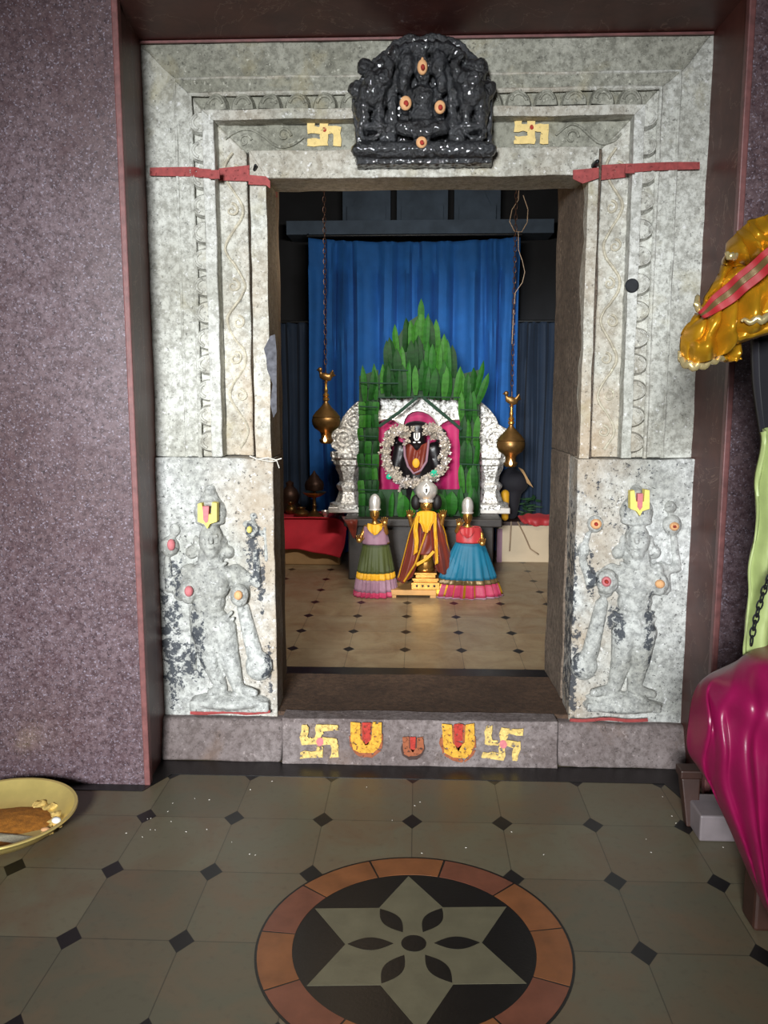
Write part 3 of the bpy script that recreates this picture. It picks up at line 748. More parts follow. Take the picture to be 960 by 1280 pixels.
# niche pillars and canopy
for s in (-1, 1):
    C(q(528+s*38,178), q(528+s*37,110), .02, .016); C(q(528+s*37,110), q(528+s*22,66), .018, .018); C(q(528+s*22,66), q(528+s*6,60), .02, .015)
    E(q(528+s*20,80,.01), .03, .03, .05); E(q(528+s*24,104,.01), .022, .028, .04)
    # elephant on a ledge: body, head, trunk curling inwards, legs
    bx = 528+s*62
    E(q(bx,118,.01), 17*k, .05, 17*k); E(q(bx-s*12,100,.02), 11*k, .042, 12*k); C(q(bx-s*16,96,.03), q(bx-s*22,80,.03), .022, .016); C(q(bx-s*22,80,.03), q(bx-s*12,70,.03), .016, .01)
    E(q(bx+s*2,98,.04), 8*k, .014, 9*k)
    for dx in (-9, 9): C(q(bx+dx,128,.01), q(bx+dx+s*2,150,.01), .022, .018)
    E(q(bx-s*4,160), 20*k, .03, 6*k)
    sp = [q(bx+s*4+s*(10+j*.3)*math.cos(a), 162-(18-j*.6)*math.sin(a), .012) for j, a in enumerate([PI*.5-j*.35 for j in range(14)])]
    m.tube(sp, [.014-.0005*j for j in range(14)], 8)
    C(q(bx-s*14,178), q(bx-s*10,140), .016, .014); C(q(bx+s*12,170), q(bx+s*16,130), .014, .02); E(q(bx+s*20,112), .03, .028, .03); E(q(bx+s*10,84), .03, .028, .03)
o = obj('carved_panel', m, M['oiled'], rp); remesh(o, .0048, 1); rugged(o, .015, .02)
for (x, y), w, h in (((528,84), 12, 17), ((507,129), 14, 16), ((550,134), 13, 15), ((527,178), 13, 13)):
    m = MB(); d = .038 if y != 84 else .028
    m.ell(q(x, y, d), w/2*k, .012, h/2*k, u=16, v=10)
    if y == 84: m.cap(q(x, y-5, d), q(x, y-11, d), .01, .004)
    o = obj('sandal_paste_dot', m, M['peach'], rp, label='orange and red paste mark')
    m = MB(); m.ell(q(x+.5, y, d+.011), w/5*k, .005, h/5*k, u=12, v=8); obj('vermilion_dot', m, M['vermilion'], o)

# ================================================================ SANCTUM SHELL
YW = 7.6
m = MB(); m.box(-1.75, -1.65, YS+.16, YW+.1, .0, 3.3); tag(obj('wall_sanctum_left', m, M['plaster'], smooth=False), kind='structure')
m = MB(); m.box(1.65, 1.75, YS+.16, YW+.1, .0, 3.3); tag(obj('wall_sanctum_right', m, M['plaster'], smooth=False), kind='structure')
m = MB(); m.box(-1.65, 1.65, YW, YW+.1, .0, 3.3); wb = tag(obj('wall_sanctum_back', m, M['plaster'], smooth=False), kind='structure')
m = MB(); m.box(-1.75, 1.75, YS+.16, YW+.1, 3.3, 3.38); tag(obj('ceiling', m, M['plaster'], smooth=False), kind='structure')
m = MB()
y5, y6 = YB+.075, YB+.2
m.box(-1.65, -.66, y5, y6, .05, 3.3); m.box(.66, 1.65, y5, y6, .05, 3.3); m.box(-.66, .66, y5, y6, zb+.1, 3.3)
tag(obj('wall_sanctum_front', m, M['plaster'], smooth=False), kind='structure')
# beam and capitals at the back
bm_z0, bm_z1 = P(500, 295, 7.35).z, P(500, 278, 7.35).z
m = MB(); m.box(-1.1, 1.1, 7.25, YW, bm_z0, bm_z1); tag(obj('trim_1', m, M['bluebeam'], smooth=False), kind='structure')
for x0, x1 in ((P(428,255,7.4).x, P(488,255,7.4).x), (P(496,255,7.4).x, P(560,255,7.4).x), (P(568,255,7.4).x, P(626,255,7.4).x)):
    m = MB(); m.box(x0, x1, 7.42, YW, bm_z1, bm_z1+.35); m.box(x0+.04, x1-.04, 7.38, 7.43, bm_z1+.02, bm_z1+.14)
    m.prism([(x0+.08, 7.4, bm_z1+.14), ((x0+x1)/2-.05, 7.4, bm_z1+.26), ((x0+x1)/2+.05, 7.4, bm_z1+.26), (x1-.08, 7.4, bm_z1+.14)], (0, .03, 0))
    tag(obj('trim_2', m, M['bluebeam'], smooth=False), kind='structure')
# curtains
def curtain(name, label, x0, x1, y0, y1, mat, Y, per, amp, gather=0, seed=0, group=None):
    m = MB(); a, b = P(x0, y0, Y).x, P(x1, y0, Y).x; zt, zb_ = P(500, y0, Y).z, P(500, y1, Y).z
    nu, nv = int((b-a)/per*10), 44
    def fold(u, v, p):
        ph = (p.x-a)/per + .7*noise.noise(Vector((p.x*3, seed, 0))) + .25*noise.noise(Vector((p.x*2, v*2, seed)))
        d = amp*(math.sin(ph*2*PI) + .4*math.sin(ph*4.7*PI+seed)) * (1 if v > .12 or not gather else .45)
        if gather: d += .014*math.exp(-((v-.13)/.015)**2)*-1 + (.006*math.sin(ph*6*PI) if v < .12 else 0)
        sag = -.035*math.sin(PI*u)*(1-v) if gather else 0
        return (0.006*math.sin(v*7+ph*2), d, sag)
    m.sheet([[(a, Y, zt), (b, Y, zt)], [(a-.01, Y, (zt+zb_)/2), (b+.01, Y, (zt+zb_)/2)], [(a, Y, zb_), (b, Y, zb_)]], nu, nv, fold)
    o = obj(name, m, mat); mod(o, 'SOLIDIFY', thickness=.004); return tag(o, label, 'curtain', group)
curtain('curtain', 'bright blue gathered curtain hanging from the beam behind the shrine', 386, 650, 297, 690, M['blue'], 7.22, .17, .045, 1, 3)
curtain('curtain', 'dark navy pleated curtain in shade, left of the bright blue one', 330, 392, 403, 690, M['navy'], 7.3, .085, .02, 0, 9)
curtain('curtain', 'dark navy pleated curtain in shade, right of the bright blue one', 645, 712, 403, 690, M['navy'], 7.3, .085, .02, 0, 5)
m = MB(); m.tube([(-1.65, 7.3, P(500,402,7.3).z), (1.65, 7.3, P(500,402,7.3).z)], .012, 10); tag(obj('curtain_rod', m, M['iron']), 'dark rod across the sanctum holding the navy curtains', 'rod')
m = MB(); m.tube([(P(384,297,7.2).x, 7.2, bm_z0-.02), (P(652,297,7.2).x, 7.2, bm_z0-.02)], .01, 10)
for xx in (P(384,297,7.2).x, P(652,297,7.2).x): m.tube([(xx, 7.2, bm_z0-.02), (xx, 7.27, bm_z0+.01)], .008, 8)
tag(obj('curtain_rod', m, M['iron']), 'thin rod under the beam holding the blue curtain', 'rod')

# ================================================================ ALTAR AND SIDE LEDGES
YA = 6.22; FZ = .05
za = P(530, 649, YA).z
al = thing('altar', 'dark stone altar platform carrying the silver throne', 'altar', (0, YA+.3, FZ))
m = MB(); xa0, xa1 = P(430,690,YA).x, P(622,690,YA).x
m.box(xa0+.03, xa1-.03, YA+.03, 7.05, FZ, za-.06); bevel(obj('body', m, M['altar'], al, False), .01)
m = MB(); m.box(xa0, xa1+.03, YA, 7.08, za-.06, za); bevel(obj('top_slab', m, M['altar'], al, False), .01)
# left cloth-covered bench
YLb = 6.75; zl = P(390,648,YLb).z
lb = thing('bench', 'low bench covered with bright red cloth at left of altar', 'bench', (P(395,700,YLb).x, YLb, FZ))
x0, x1 = -1.62, P(428,680,YLb).x
m = MB(); m.box(x0, x1-.02, YLb+.02, 7.2, FZ, zl-.012); bevel(obj('bench_body', m, M['tan'], lb, False), .01)
m = MB()
tp = [P(340,648,YLb), P(395,648,YLb), P(422,650,YLb), P(433,661,YLb-.01)]
md_ = [P(340,668,YLb-.015), P(395,670,YLb-.02), P(420,673,YLb-.02), P(431,680,YLb-.02)]
bt = [P(340,687,YLb-.01), P(372,687,YLb-.02), P(400,692,YLb-.03), P(425,697,YLb-.03)]
bk = [Vector((p.x, 7.15, zl)) for p in (P(338,640,YLb), P(380,640,YLb), P(408,640,YLb), P(424,640,YLb))]
m.sheet([bk, [p+Vector((0, .01, .002)) for p in tp], tp, md_, bt], 30, 30, lambda u, v, p: (0, -.012*math.sin(u*14)*v, 0)); o = obj('red_cloth', m, M['redcloth'], lb); mod(o, 'SOLIDIFY', thickness=.005, offset=0)
# right tiled ledge
YRb = 6.95; zr = P(650,652,YRb).z; ZRF = FZ
rb = thing('ledge', 'low ledge faced with cream tiles at right of altar', 'ledge', (P(655,690,YRb).x, YRb, FZ))
x0 = P(623,680,YRb).x
m = MB(); m.box(x0, 1.64, YRb, 7.2, FZ, zr-.03); bevel(obj('tile_face', m, M['ledge'], rb, False), .004)
m = MB(); m.box(x0-.02, 1.64, YRb-.015, 7.2, zr-.03, zr); obj('ledge_top', m, M['darkwood'], rb, False)
m = MB(); m.box(x0-.012, x0+.03, YRb-.006, YRb+.0, FZ, zr-.06); obj('violet_edge', m, M['lilac'], rb, False)
for i, pl in enumerate(([(639,652),(638,672),(637,688)], [(647,652),(655,668),(663,686),(672,692)])):
    m = MB(); m.tube([P(x, y, YRb-.02) for x, y in pl]+[G(pl[-1][0]+(-3 if i == 0 else 8), pl[-1][1]+6, FZ+.006)], .006, 6)
    tag(obj('cable', m, M['cable']), ('short' if i == 0 else 'slanting')+' brown cable hanging down the cream tiled ledge, '+('nearest the altar' if i == 0 else 'nearest the right jamb'), 'cable')
# things on left bench
def ontop(x, y, Y): return P(x, y, Y)
bz0 = zl+.004
def pot(name, label, x, Y, rad, ht, mat, kind='bowl', cat='bowl'):
    c = Vector((P(x, 640, Y).x, Y, bz0))
    m = MB()
    pr = {'bowl': [(.5,0),(.35,.08),(.7,.3),(1,.8),(1.08,1),(1.0,1),(.9,.8),(.5,.35),(.01,.3)],
          'pot': [(.5,0),(.9,.15),(1,.4),(.8,.65),(.45,.78),(.55,.95),(.6,1),(.5,1),(.38,.8),(.01,.7)]}[kind]
    m.lathe([(r*rad, h*ht) for r, h in pr], c, 28); return tag(obj(name, m, mat, loc=c), label, cat)
# oil lamp (tall lamp with dark dome shape behind)
c = Vector((P(393, 640, 6.85).x, 6.85, bz0))
tl = thing('oil_lamp', 'tall brass oil lamp with flared cup on the red bench', 'lamp', c)
m = MB(); m.lathe([(.075,0),(.075,.012),(.04,.025),(.018,.05),(.014,.08),(.02,.09),(.014,.1),(.014,.145),(.02,.155)], c, 28); obj('stand', m, M['darkbrass'], tl)
m = MB(); m.lathe([(.02,.155),(.05,.165),(.085,.19),(.09,.20),(.08,.195),(.03,.175),(.005,.172)], c, 32, fn=lambda th, t, r, h: (r*(1+.12*abs(math.cos(th*2.5))), Vector((0, 0, 0)))); obj('cup', m, M['gold'], tl)
m = MB(); m.lathe([(.03,.21),(.075,.22),(.08,.26),(.07,.29),(.045,.315),(.035,.335),(.02,.35),(.008,.37),(.001,.38)], c+Vector((0, .02, -.005)), 28)
tag(obj('canopy', m, M['bronze'], tl), label='dark copper dome')
m = MB(); m.tube([c+Vector((0, .02, .17)), c+Vector((0, .02, .21))], .01, 8); obj('stem', m, M['bronze'], tl)
pot('bowl', 'shiny small steel bowl on the red bench beside the altar', 407, 6.82, .035, .05, M['plainsilver'])
pot('bowl', 'little steel cup at the right end of the red bench', 420, 6.86, .028, .04, M['plainsilver'])
pot('brass_pot', 'squat brass pot at the front of the red bench', 377, 6.82, .062, .075, M['darkbrass'], 'pot', 'pot')
pot('brass_pot', 'small dark brass pot behind the squat pot on the red bench', 364, 6.95, .05, .10, M['darkbrass'], 'pot', 'pot')
c = Vector((P(364, 640, 7.0).x-.02, 7.08, bz0)); m = MB()
m.lathe([(.09,0),(.10,.03),(.07,.08),(.085,.14),(.06,.19),(.03,.22),(.035,.25),(.001,.27)], c, 24); tag(obj('bronze_idol', m, M['bronze'], loc=c), 'dark bronze figure at the far left back of the bench', 'figurine')
# dark maroon cloth strip hanging by the altar corner
m = MB(); Yc = 6.19
m.sheet([[P(427,645,Yc+.4), P(446,645,Yc+.4)], [P(430,650,Yc+.0), P(447,650,Yc)], [P(436,662,Yc), P(446,664,Yc)], [P(441,672,Yc), P(444,674,Yc)]], 10, 20, lambda u, v, p: (0, -.01*math.sin(u*9), 0))
o = obj('hanging_cloth', m, M['maroon']); mod(o, 'SOLIDIFY', thickness=.004); tag(o, 'maroon cloth tip hanging over the left corner of the altar', 'cloth')
# right bundle on ledge
cb = Vector((P(637, 640, 7.0).x, 7.05, zr))
bn = thing('covered_pot', 'blue-black cloth-wrapped round pot on the cream ledge', 'pot', cb)
m = MB(); q7 = lambda x, y: P(x, y, 7.05); k7 = 7.05/1060
m.ell(q7(641,603), 20*k7, .1, 16*k7); m.cap(q7(637,592), q7(641,583), .06, .02); m.cap(q7(641,612), Vector((q7(640,650).x, 7.05, zr+.05)), .08, .045)
o = obj('wrapped_body', m, M['darkcloth'], bn); remesh(o, .012, 2)
m = MB(); m.sheet([[P(648,584,6.93), P(654,587,6.93)], [P(655,594,6.92), P(660,598,6.92)], [P(659,604,6.92), P(667,610,6.93)]], 6, 12); o = obj('pale_cloth_edge', m, M['tan'], bn); mod(o, 'SOLIDIFY', thickness=.01)
m = MB(); m.cap(Vector((P(631,620,6.95).x, 6.93, P(631,617,6.95).z)), Vector((P(631,640,6.95).x, 6.93, zr+.04)), .035, .03); obj('yellow_cloth', m, M['yellow'], bn)
m = MB(); rr = random.Random(4)
for i in range(26):
    c = Vector((P(rr.uniform(652,676), 630, 7.0).x, rr.uniform(6.98, 7.12), zr+.025+rr.random()*.16)); a = rr.uniform(0, 2*PI); d = Vector((math.cos(a), -.3, rr.uniform(-.3, .6)))*.05; s_ = Vector((-math.sin(a), .1, .3))*.02
    m.prism([c-d, c+s_, c+d, c-s_], (0, .004, .003))
lv = tag(obj('leaf_bundle', m, M['leafboard'], smooth=False), 'dark green heap of leaves on the cream ledge at right', 'leaves', kind='stuff')
m = MB(); m.sheet([[P(648,646,7.0), P(666,643,7.0), P(690,645,7.0)], [P(652,651,6.93), P(668,650,6.92), P(690,650,6.93)], [P(656,654,6.925), P(670,657,6.915), P(690,656,6.925)]], 20, 12, lambda u, v, p: (0, -.01*math.sin(u*15), .004*math.sin(u*22)))
o = obj('folded_cloth', m, M['redsilk']); mod(o, 'SOLIDIFY', thickness=.012); tag(o, 'rust red cloth lying on the edge of the cream ledge', 'cloth')

# ================================================================ SILVER THRONE
YT = 6.62
th = thing('silver_throne', 'ornate silver throne back with scrolled side pillars behind the green leaves', 'throne', (P(524,640,YT).x, YT, za))
def spiral(mb, c, r0, turns, rad, Y, s=1, n=40):
    mb.tube([P(c[0]+s*math.cos(a)*r0*(1-.8*t), c[1]-math.sin(a)*r0*(1-.8*t), Y) for t, a in [(j/n, turns*2*PI*j/n) for j in range(n+1)]], rad, 7)
kT = YT/1060
for s, cx in ((-1, 524), (1, 524)):
    X = lambda d: cx+s*d
    zbase = za
    m = MB()
    # turned pillar
    pc_ = P(X(88), 600, YT); zz = lambda y: P(X(88), y, YT).z
    prof = [(23,635),(23,629),(17,627),(14,621),(12,614),(15,609),(15,606),(11,602),(12,594),(16,586),(16,582),(19,580),(19,574),(22,571),(22,565)]
    m.lathe([(r*kT, zz(y)) for r, y in prof], (pc_.x, YT+.02, 0), 12, fn=lambda t, u, r, h: (r*(1+.06*math.cos(6*t)), Vector((0, 0, 0))))
    obj('side_pillar', m, M['silver'], th)
    m = MB(); pts = [(70,500),(76,503),(86,512),(94,522),(98,532),(108,537),(112,547),(108,558),(98,565),(70,566)]
    m.prism([P(X(a), b, YT+.03) for a, b in pts], (0, -.06, 0)); bevel(o := obj('scroll_wing', m, M['silver'], th), .008)
    m = MB(); spiral(m, (X(94), 547), 15, 2.2, .011, YT-.035, s); spiral(m, (X(82), 525), 10, 1.8, .009, YT-.035, -s); spiral(m, (X(78), 551), 7, 1.5, .008, YT-.035, s)
    m.tube([P(X(a), b, YT-.03) for a, b in pts[:9]], .011, 8); spiral(m, (X(102), 576), 6.5, 1.6, .011, YT-.02, s)
    m.tube([P(X(100), 574, YT-.01), P(X(94), 580, YT-.01), P(X(91), 588, YT-.01)], .012, 8)
    m.box(min(P(X(66),565,YT).x, P(X(108),565,YT).x), max(P(X(66),565,YT).x, P(X(108),565,YT).x), YT-.05, YT+.05, P(500,572,YT).z, P(500,564,YT).z)
    obj('scroll_ornament', m, M['silver'], th)
    m = MB(); m.box(min(P(X(68),635,YT).x, P(X(112),635,YT).x), max(P(X(68),635,YT).x, P(X(112),635,YT).x), YT-.11, YT+.12, za, P(500,632,YT).z); bevel(obj('pillar_base', m, M['plainsilver'], th, False), .006)
# cusped arch panel
def cusp():
    pts = []
    for j in range(9): a = PI-PI*.48*j/8*1.05; pts.append((486-17*math.cos(PI-a)*1+0, 0))
    return pts
arch = [(468,530),(474,526),(480,523.5),(486,523),(493,525),(499,529),(503.5,531.5),(505,524),(509,518),(514,514.5),(521,513),(529,514),(536,517),(542,522),(547,530),(549,532),(553,528),(559,525),(566,524),(577,524)]
top = [(577,495),(468,495)]
m = MB(); m.prism([P(x, y, YT-.05) for x, y in arch+top], (0, .03, 0)); obj('arch_panel', m, M['silver'], th, False)
m = MB(); m.tube([P(x, y, YT-.055) for x, y in arch], .009, 8); obj('arch_edging', m, M['plainsilver'], th)
m = MB()
for x in (519, 534):
    c = P(x, 496, YT-.1); m.lathe([(.02,0),(.028,.01),(.012,.022),(.026,.04),(.028,.055),(.012,.07),(.02,.085),(.004,.1)], c, 14)
obj('finials', m, M['plainsilver'], th)
m = MB(); m.sheet([[P(466,500,YT), P(524,500,YT), P(580,500,YT)], [P(466,560,YT), P(524,560,YT), P(580,560,YT)], [P(466,628,YT), P(524,628,YT), P(580,628,YT)]], 50, 20, lambda u, v, p: (0, .012*math.sin(u*34)*(.3+v), 0))
o = obj('magenta_backcloth', m, M['magenta'], th); mod(o, 'SOLIDIFY', thickness=.006)
# ================================================================ LEAF ARRANGEMENT
YL = 6.36
lf = thing('leaf_backdrop', 'tall pointed frame covered in rows of long green leaves around the idol', 'leaf arrangement', (P(524,648,YL).x, YL, za))
m = MB()
def pb(pts, Y0, d): m.prism([P(x, y, Y0) for x, y in pts], (0, d, 0))
pb([(448,650),(473,650),(473,462),(449,470)], YL+.03, .02); pb([(575,650),(600,650),(599,462),(575,468)], YL+.03, .02)
pb([(473,649),(575,649),(575,612),(473,612)], YL+.03, .02); pb([(473,497),(575,497),(573,470),(566,448),(545,412),(526,392),(508,404),(492,430),(480,455),(473,470)], YL+.03, .02)
obj('backing_frame', m, M['leafboard'], lf, False)
# leaf shapes (shared meshes)
def leafmesh(i, ln, wd, curl, blunt=False):
    b = bmesh.new(); N = 8; rows = []
    for j in range(N+1):
        t = j/N; w = wd*min(1, .55+1.6*t)*(1-max(0, (t-.62)/.38)**1.9) if t < 1 else 0
        if blunt: w = wd*(1-.25*max(0, (t-.8)/.2)**3)
        w = max(w, .0006); z = ln*t; y = -curl*math.sin(PI*t*.9)
        rows.append([b.verts.new((-w, y+.10*w, z)), b.verts.new((0, y-.12*w, z)), b.verts.new((w, y+.04*w, z))])
    for A, B_ in zip(rows, rows[1:]):
        for k_ in range(2): b.faces.new((A[k_], A[k_+1], B_[k_+1], B_[k_]))
    bmesh.ops.recalc_face_normals(b, faces=b.faces)
    r = bmesh.ops.solidify(b, geom=b.faces[:], thickness=.0018)
    me = bpy.data.meshes.new('leaf'); b.to_mesh(me); b.free()
    for p in me.polygons: p.use_smooth = False
    me.materials.append(M['leaf'][i % 4]); return me
LM = [leafmesh(i, ln, wd, cu) for i, (ln, wd, cu) in enumerate([(.24,.026,.02), (.26,.029,.03), (.22,.024,.015), (.25,.031,.026), (.27,.023,.02), (.23,.028,.03), (.25,.026,.02), (.24,.03,.012)])]
LS = [leafmesh(i, ln, wd, cu, True) for i, (ln, wd, cu) in enumerate([(.10,.027,.008), (.104,.03,.008), (.098,.028,.005), (.10,.026,.01)])]
LB = [leafmesh(i, ln, wd, cu) for i, (ln, wd, cu) in enumerate([(.12,.034,.012), (.14,.036,.015)])]
rr = random.Random(12); nleaf = 0
def leaf(x, y, Y, tilt, meshes=LM, sc=1.0, name='leaf'):
    """base of leaf at pixel (x,y)"""
    global nleaf
    o = bpy.data.objects.new(name, rr.choice(meshes)); COL.objects.link(o); o.parent = lf
    o.location = P(x, y, Y)-ORG[lf.name]; o.rotation_euler = (rr.uniform(-.02, .1), tilt, rr.uniform(-.5, .5)); o.scale = (sc, sc, sc); nleaf += 1
topprof = [(478,452),(485,428),(492,424),(499,408),(505,400),(512,398),(519,396),(526,390),(533,398),(540,401),(547,402),(554,420),(561,430),(568,432)]
# top pyramid: rows stacked back to front
for r, (dy, Y) in enumerate(((40, YL+.02), (70, YL), (98, YL-.02))):
    for (x, ty) in topprof:
        by = ty+dy
        if by > 500: by = 500
        if r > 0 and ty+dy-30 > 490: continue
        leaf(x+rr.uniform(-1.5, 1.5), by, Y+rr.uniform(-.006, .006), math.radians(rr.uniform(-7, 7)+(x-524)*.06))
leaf(526, 413, YL+.03, 0, LM, .95); 
for x, y, t in ((456,502,-4), (463,500,5), (470,500,-3), (581,500,-6), (588,498,4), (593,495,14), (585,505,0), (597,505,18)): leaf(x, y, YL, math.radians(t))
# left column: squared short leaves tied in rows; right column long leaves
for r in range(9):
    for x in (452, 460.5, 469): leaf(x+rr.uniform(-1, 1), 518+r*16.3, YL-.005-.002*r, math.radians(rr.uniform(-6, 6)), LS, .95)
for r in range(5):
    for x in (578, 586, 594): leaf(x+rr.uniform(-1, 1), 528+r*29.5, YL-.005-.003*r, math.radians(rr.uniform(-6, 6)), LM, .92)
for x in range(478, 574, 12): leaf(x+rr.uniform(-2, 2), 648, YL-.01, math.radians(rr.uniform(-10, 10)), LM, .88)
leaf(564, 643, YL-.05, math.radians(4), LB, 1.5); leaf(553, 644, YL-.04, math.radians(-8), LB, 1.4); leaf(502, 646, YL-.04, math.radians(6), LB, 1.4)
m = MB()
for pl in ([(449,478),(472,479),(498,479)], [(472,497),(524,496),(575,497)], [(521,497),(498,516),(474,533)], [(529,497),(552,516),(577,537)], [(449,545),(472,546)], [(449,508),(472,509)], [(449,580),(472,581)], [(449,612),(472,613)], [(575,512),(600,513)], [(575,580),(600,581)], [(575,546),(600,547)], [(488,462),(510,463)]):
    thick = .013 if abs(pl[-1][1]-pl[0][1]) > 20 else .005
    m.tube([P(x, y, YL-.05) for x, y in pl], thick, 6)
obj('green_ties', m, M['string'], lf)
# ================================================================ MAIN IDOL
YI = 6.48; kI = YI/1060
qi = lambda x, y, d=0: P(x, y, YI-d)
idl = thing('enshrined_idol', 'black-faced main idol in rust robe with big pale garland, framed by the leaves', 'idol', (P(521,640,YI).x, YI, za))
m = MB(); E, C = m.ell, m.cap
E(qi(521,547,.02), 11*kI, .06, 16*kI); E(qi(521,534), 17*kI, .07, 8*kI); E(qi(521,565), 24*kI, .07, 14*kI); C(qi(521,580), qi(521,625), .13, .12)
C(qi(500,560), qi(494,590), .05, .045); C(qi(543,560), qi(548,590), .05, .045); E(qi(490,545), 9*kI, .05, 10*kI); E(qi(551,543), 8*kI, .05, 8*kI)
C(qi(521,625), Vector((qi(521,640).x, YI, za+.04)), .13, .14); E(qi(521,557,.07), 6*kI, .02, 6*kI); C(qi(521,546,.08), qi(521,552,.095), .008, .012)
o = obj('body', m, M['idol'], idl); remesh(o, .013, 2)
m = MB(); m.sheet([[qi(507,553,.05), qi(514,556,.09), qi(521,563,.11), qi(528,556,.09), qi(536,552,.05)], [qi(507,568,.08), qi(514,570,.12), qi(521,572,.13), qi(528,570,.12), qi(534,568,.08)], [qi(509,583,.1), qi(515,585,.14), qi(521,586,.145), qi(527,585,.14), qi(532,582,.1)], [qi(514,590,.1), qi(518,593,.13), qi(521,594,.135), qi(525,592,.13), qi(528,589,.1)]], 24, 20, lambda u, v, p: (0, .006*math.sin(u*25+v*6), 0))
o = obj('rust_robe', m, M['maroon'], idl); mod(o, 'SOLIDIFY', thickness=.008)
m = MB(); m.tube([qi(505,550,.08), qi(506,570,.115), qi(510,583,.14), qi(517,592,.15), qi(526,588,.15), qi(533,577,.13), qi(535,560,.1), qi(536,550,.07)], .009, 8); o = obj('pale_robe_border', m, M['lilac'], idl)
m = MB(); m.ell(qi(520,579,.155), 4.5*kI, .01, 6*kI); obj('yellow_pendant', m, M['yellow'], idl)
m = MB(); m.tube([qi(518,541,.085), qi(518,547,.09), qi(519.5,550,.092), qi(522.5,550,.092), qi(524,547,.09), qi(524,541,.085)], .0075, 8); m.ell(qi(521,545,.09), 1*kI, .006, 4*kI); m.ell(qi(518,553,.09), 2*kI, .006, 1*kI); m.ell(qi(524,553,.09), 2*kI, .006, 1*kI); obj('white_forehead_mark', m, M['white'], idl, label='white forehead mark')
def floret(mb, c, r, rg, n=6):
    for k_ in range(n):
        d = Vector((rg.gauss(0, 1), rg.gauss(0, 1)-.4, rg.gauss(0, 1))).normalized(); w = d.orthogonal().normalized()*r*.38; u_ = d.cross(w).normalized()*r*.15
        t = c+d*r
        mb.faces_from([c-w*.3, c+d*r*.6-w, t, c+d*r*.6+w, c+d*r*.5+u_*2], [(0,1,4), (1,2,4), (2,3,4), (3,0,4), (0,3,2,1)])
m = MB(); m2 = MB(); rg = random.Random(9)
gl = [(505,535),(494,538),(487,546),(483,556),(482,567),(484,578),(488,588),(495,597),(505,603),(516,604),(528,603),(540,596),(549,588),(555,577),(557,565),(556,553),(551,543),(543,537),(536,536)]
for i in range(len(gl)-1):
    for j in range(9):
        t = j/9; x = gl[i][0]+(gl[i+1][0]-gl[i][0])*t; y = gl[i][1]+(gl[i+1][1]-gl[i][1])*t
        for w in range(3): floret(m if rg.random() < .7 else m2, qi(x+rg.gauss(0, 2.4), y+rg.gauss(0, 2.4), .14+rg.uniform(-.02, .04)), .026, rg)
for c0 in ((508,538), (502,541), (537,540), (533,537), (542,544), (507,545)):
    for j in range(12): floret(m, qi(c0[0]+rg.gauss(0, 3), c0[1]+rg.gauss(0, 3), .12), .024, rg)
g_ = obj('flower_garland', m, M['garland'], idl, False); obj('tinsel', m2, M['garland2'], g_, False)
for (x, y), r in (((486,596), .022), ((543,592), .03)):
    m = MB(); m.ell(qi(x, y, .17), r, .012, r, u=8, v=5); obj('green_jewel', m, M['jewel'], idl, False)
# ================================================================ PROCESSIONAL TRIO
YD = 5.80; kD = YD/1060
def qd(x, y, d=0, Y=YD): return P(x, y, Y-d)
# plank
pk = thing('plank', 'low pale wooden plank under the central small deity', 'plank', (qd(517,740).x, YD, FZ))
m = MB(); zp = P(515,729,YD-.08).z
zp = FZ+.055
m.box(P(488,735,YD).x, P(545,735,YD).x, YD-.10, YD+.14, FZ+.018, zp); bevel(obj('board', m, M['wood'], pk, False), .004)
for sx in (P(492,735,YD).x, P(541,735,YD).x):
    m = MB(); m.box(sx-.02, sx+.02, YD-.09, YD+.13, FZ, FZ+.018); obj('foot', m, M['wood'], pk, False)
# central deity
cd = thing('deity_statue', 'small central deity with silver crown, maroon and yellow robe on stepped brass base', 'statue', (qd(533,700).x, YD, zp))
cx = qd(532,700).x
def sq(mb, w, d, z0, z1, ox=0): mb.box(cx+ox-w, cx+ox+w, YD-d, YD+d, z0, z1)
m = MB(); zz = [P(530, y, YD-.07).z for y in (717, 712, 706, 700)]
h0 = zp
sq(m, .098, .085, h0, h0+.05); sq(m, .085, .072, h0+.05, h0+.062); sq(m, .092, .078, h0+.062, h0+.078); sq(m, .07, .06, h0+.078, h0+.10); sq(m, .078, .066, h0+.10, h0+.115)
m.lathe([(.05, h0+.115), (.062, h0+.13), (.05, h0+.15), (.04, h0+.18)], (cx, YD, 0), 24)
bevel(obj('brass_pedestal', m, M['gold'], cd, False), .003)
for dx in (-.06, -.02, .02, .06):
    m = MB(); m.ell((cx+dx, YD-.086, h0+.027), .008, .004, .009, u=10, v=6); obj('pedestal_stud', m, M['idol'], cd)
m = MB(); E, C = m.ell, m.cap
C(Vector((cx, YD, h0+.17)), qd(533,660), .06, .055); E(qd(533,652), 13*kD, .05, 10*kD); C(qd(533,645), qd(533,638), .03, .028); E(qd(533,632,.01), 8*kD, .042, 9.5*kD)
C(qd(533,632,.05), qd(533,635,.058), .005, .007); E(qd(530,630,.05), 1.6*kD, .006, 1*kD); E(qd(536,630,.05), 1.6*kD, .006, 1*kD); E(qd(533,638,.046), 2.6*kD, .006, 1*kD)
for s in (-1, 1):
    C(qd(533+s*12,648), qd(533+s*18,656,.03), .024, .02); C(qd(533+s*18,656,.03), qd(533+s*21,646,.05), .02, .014)
o = obj('brass_body', m, M['gold'], cd); remesh(o, .006, 1)
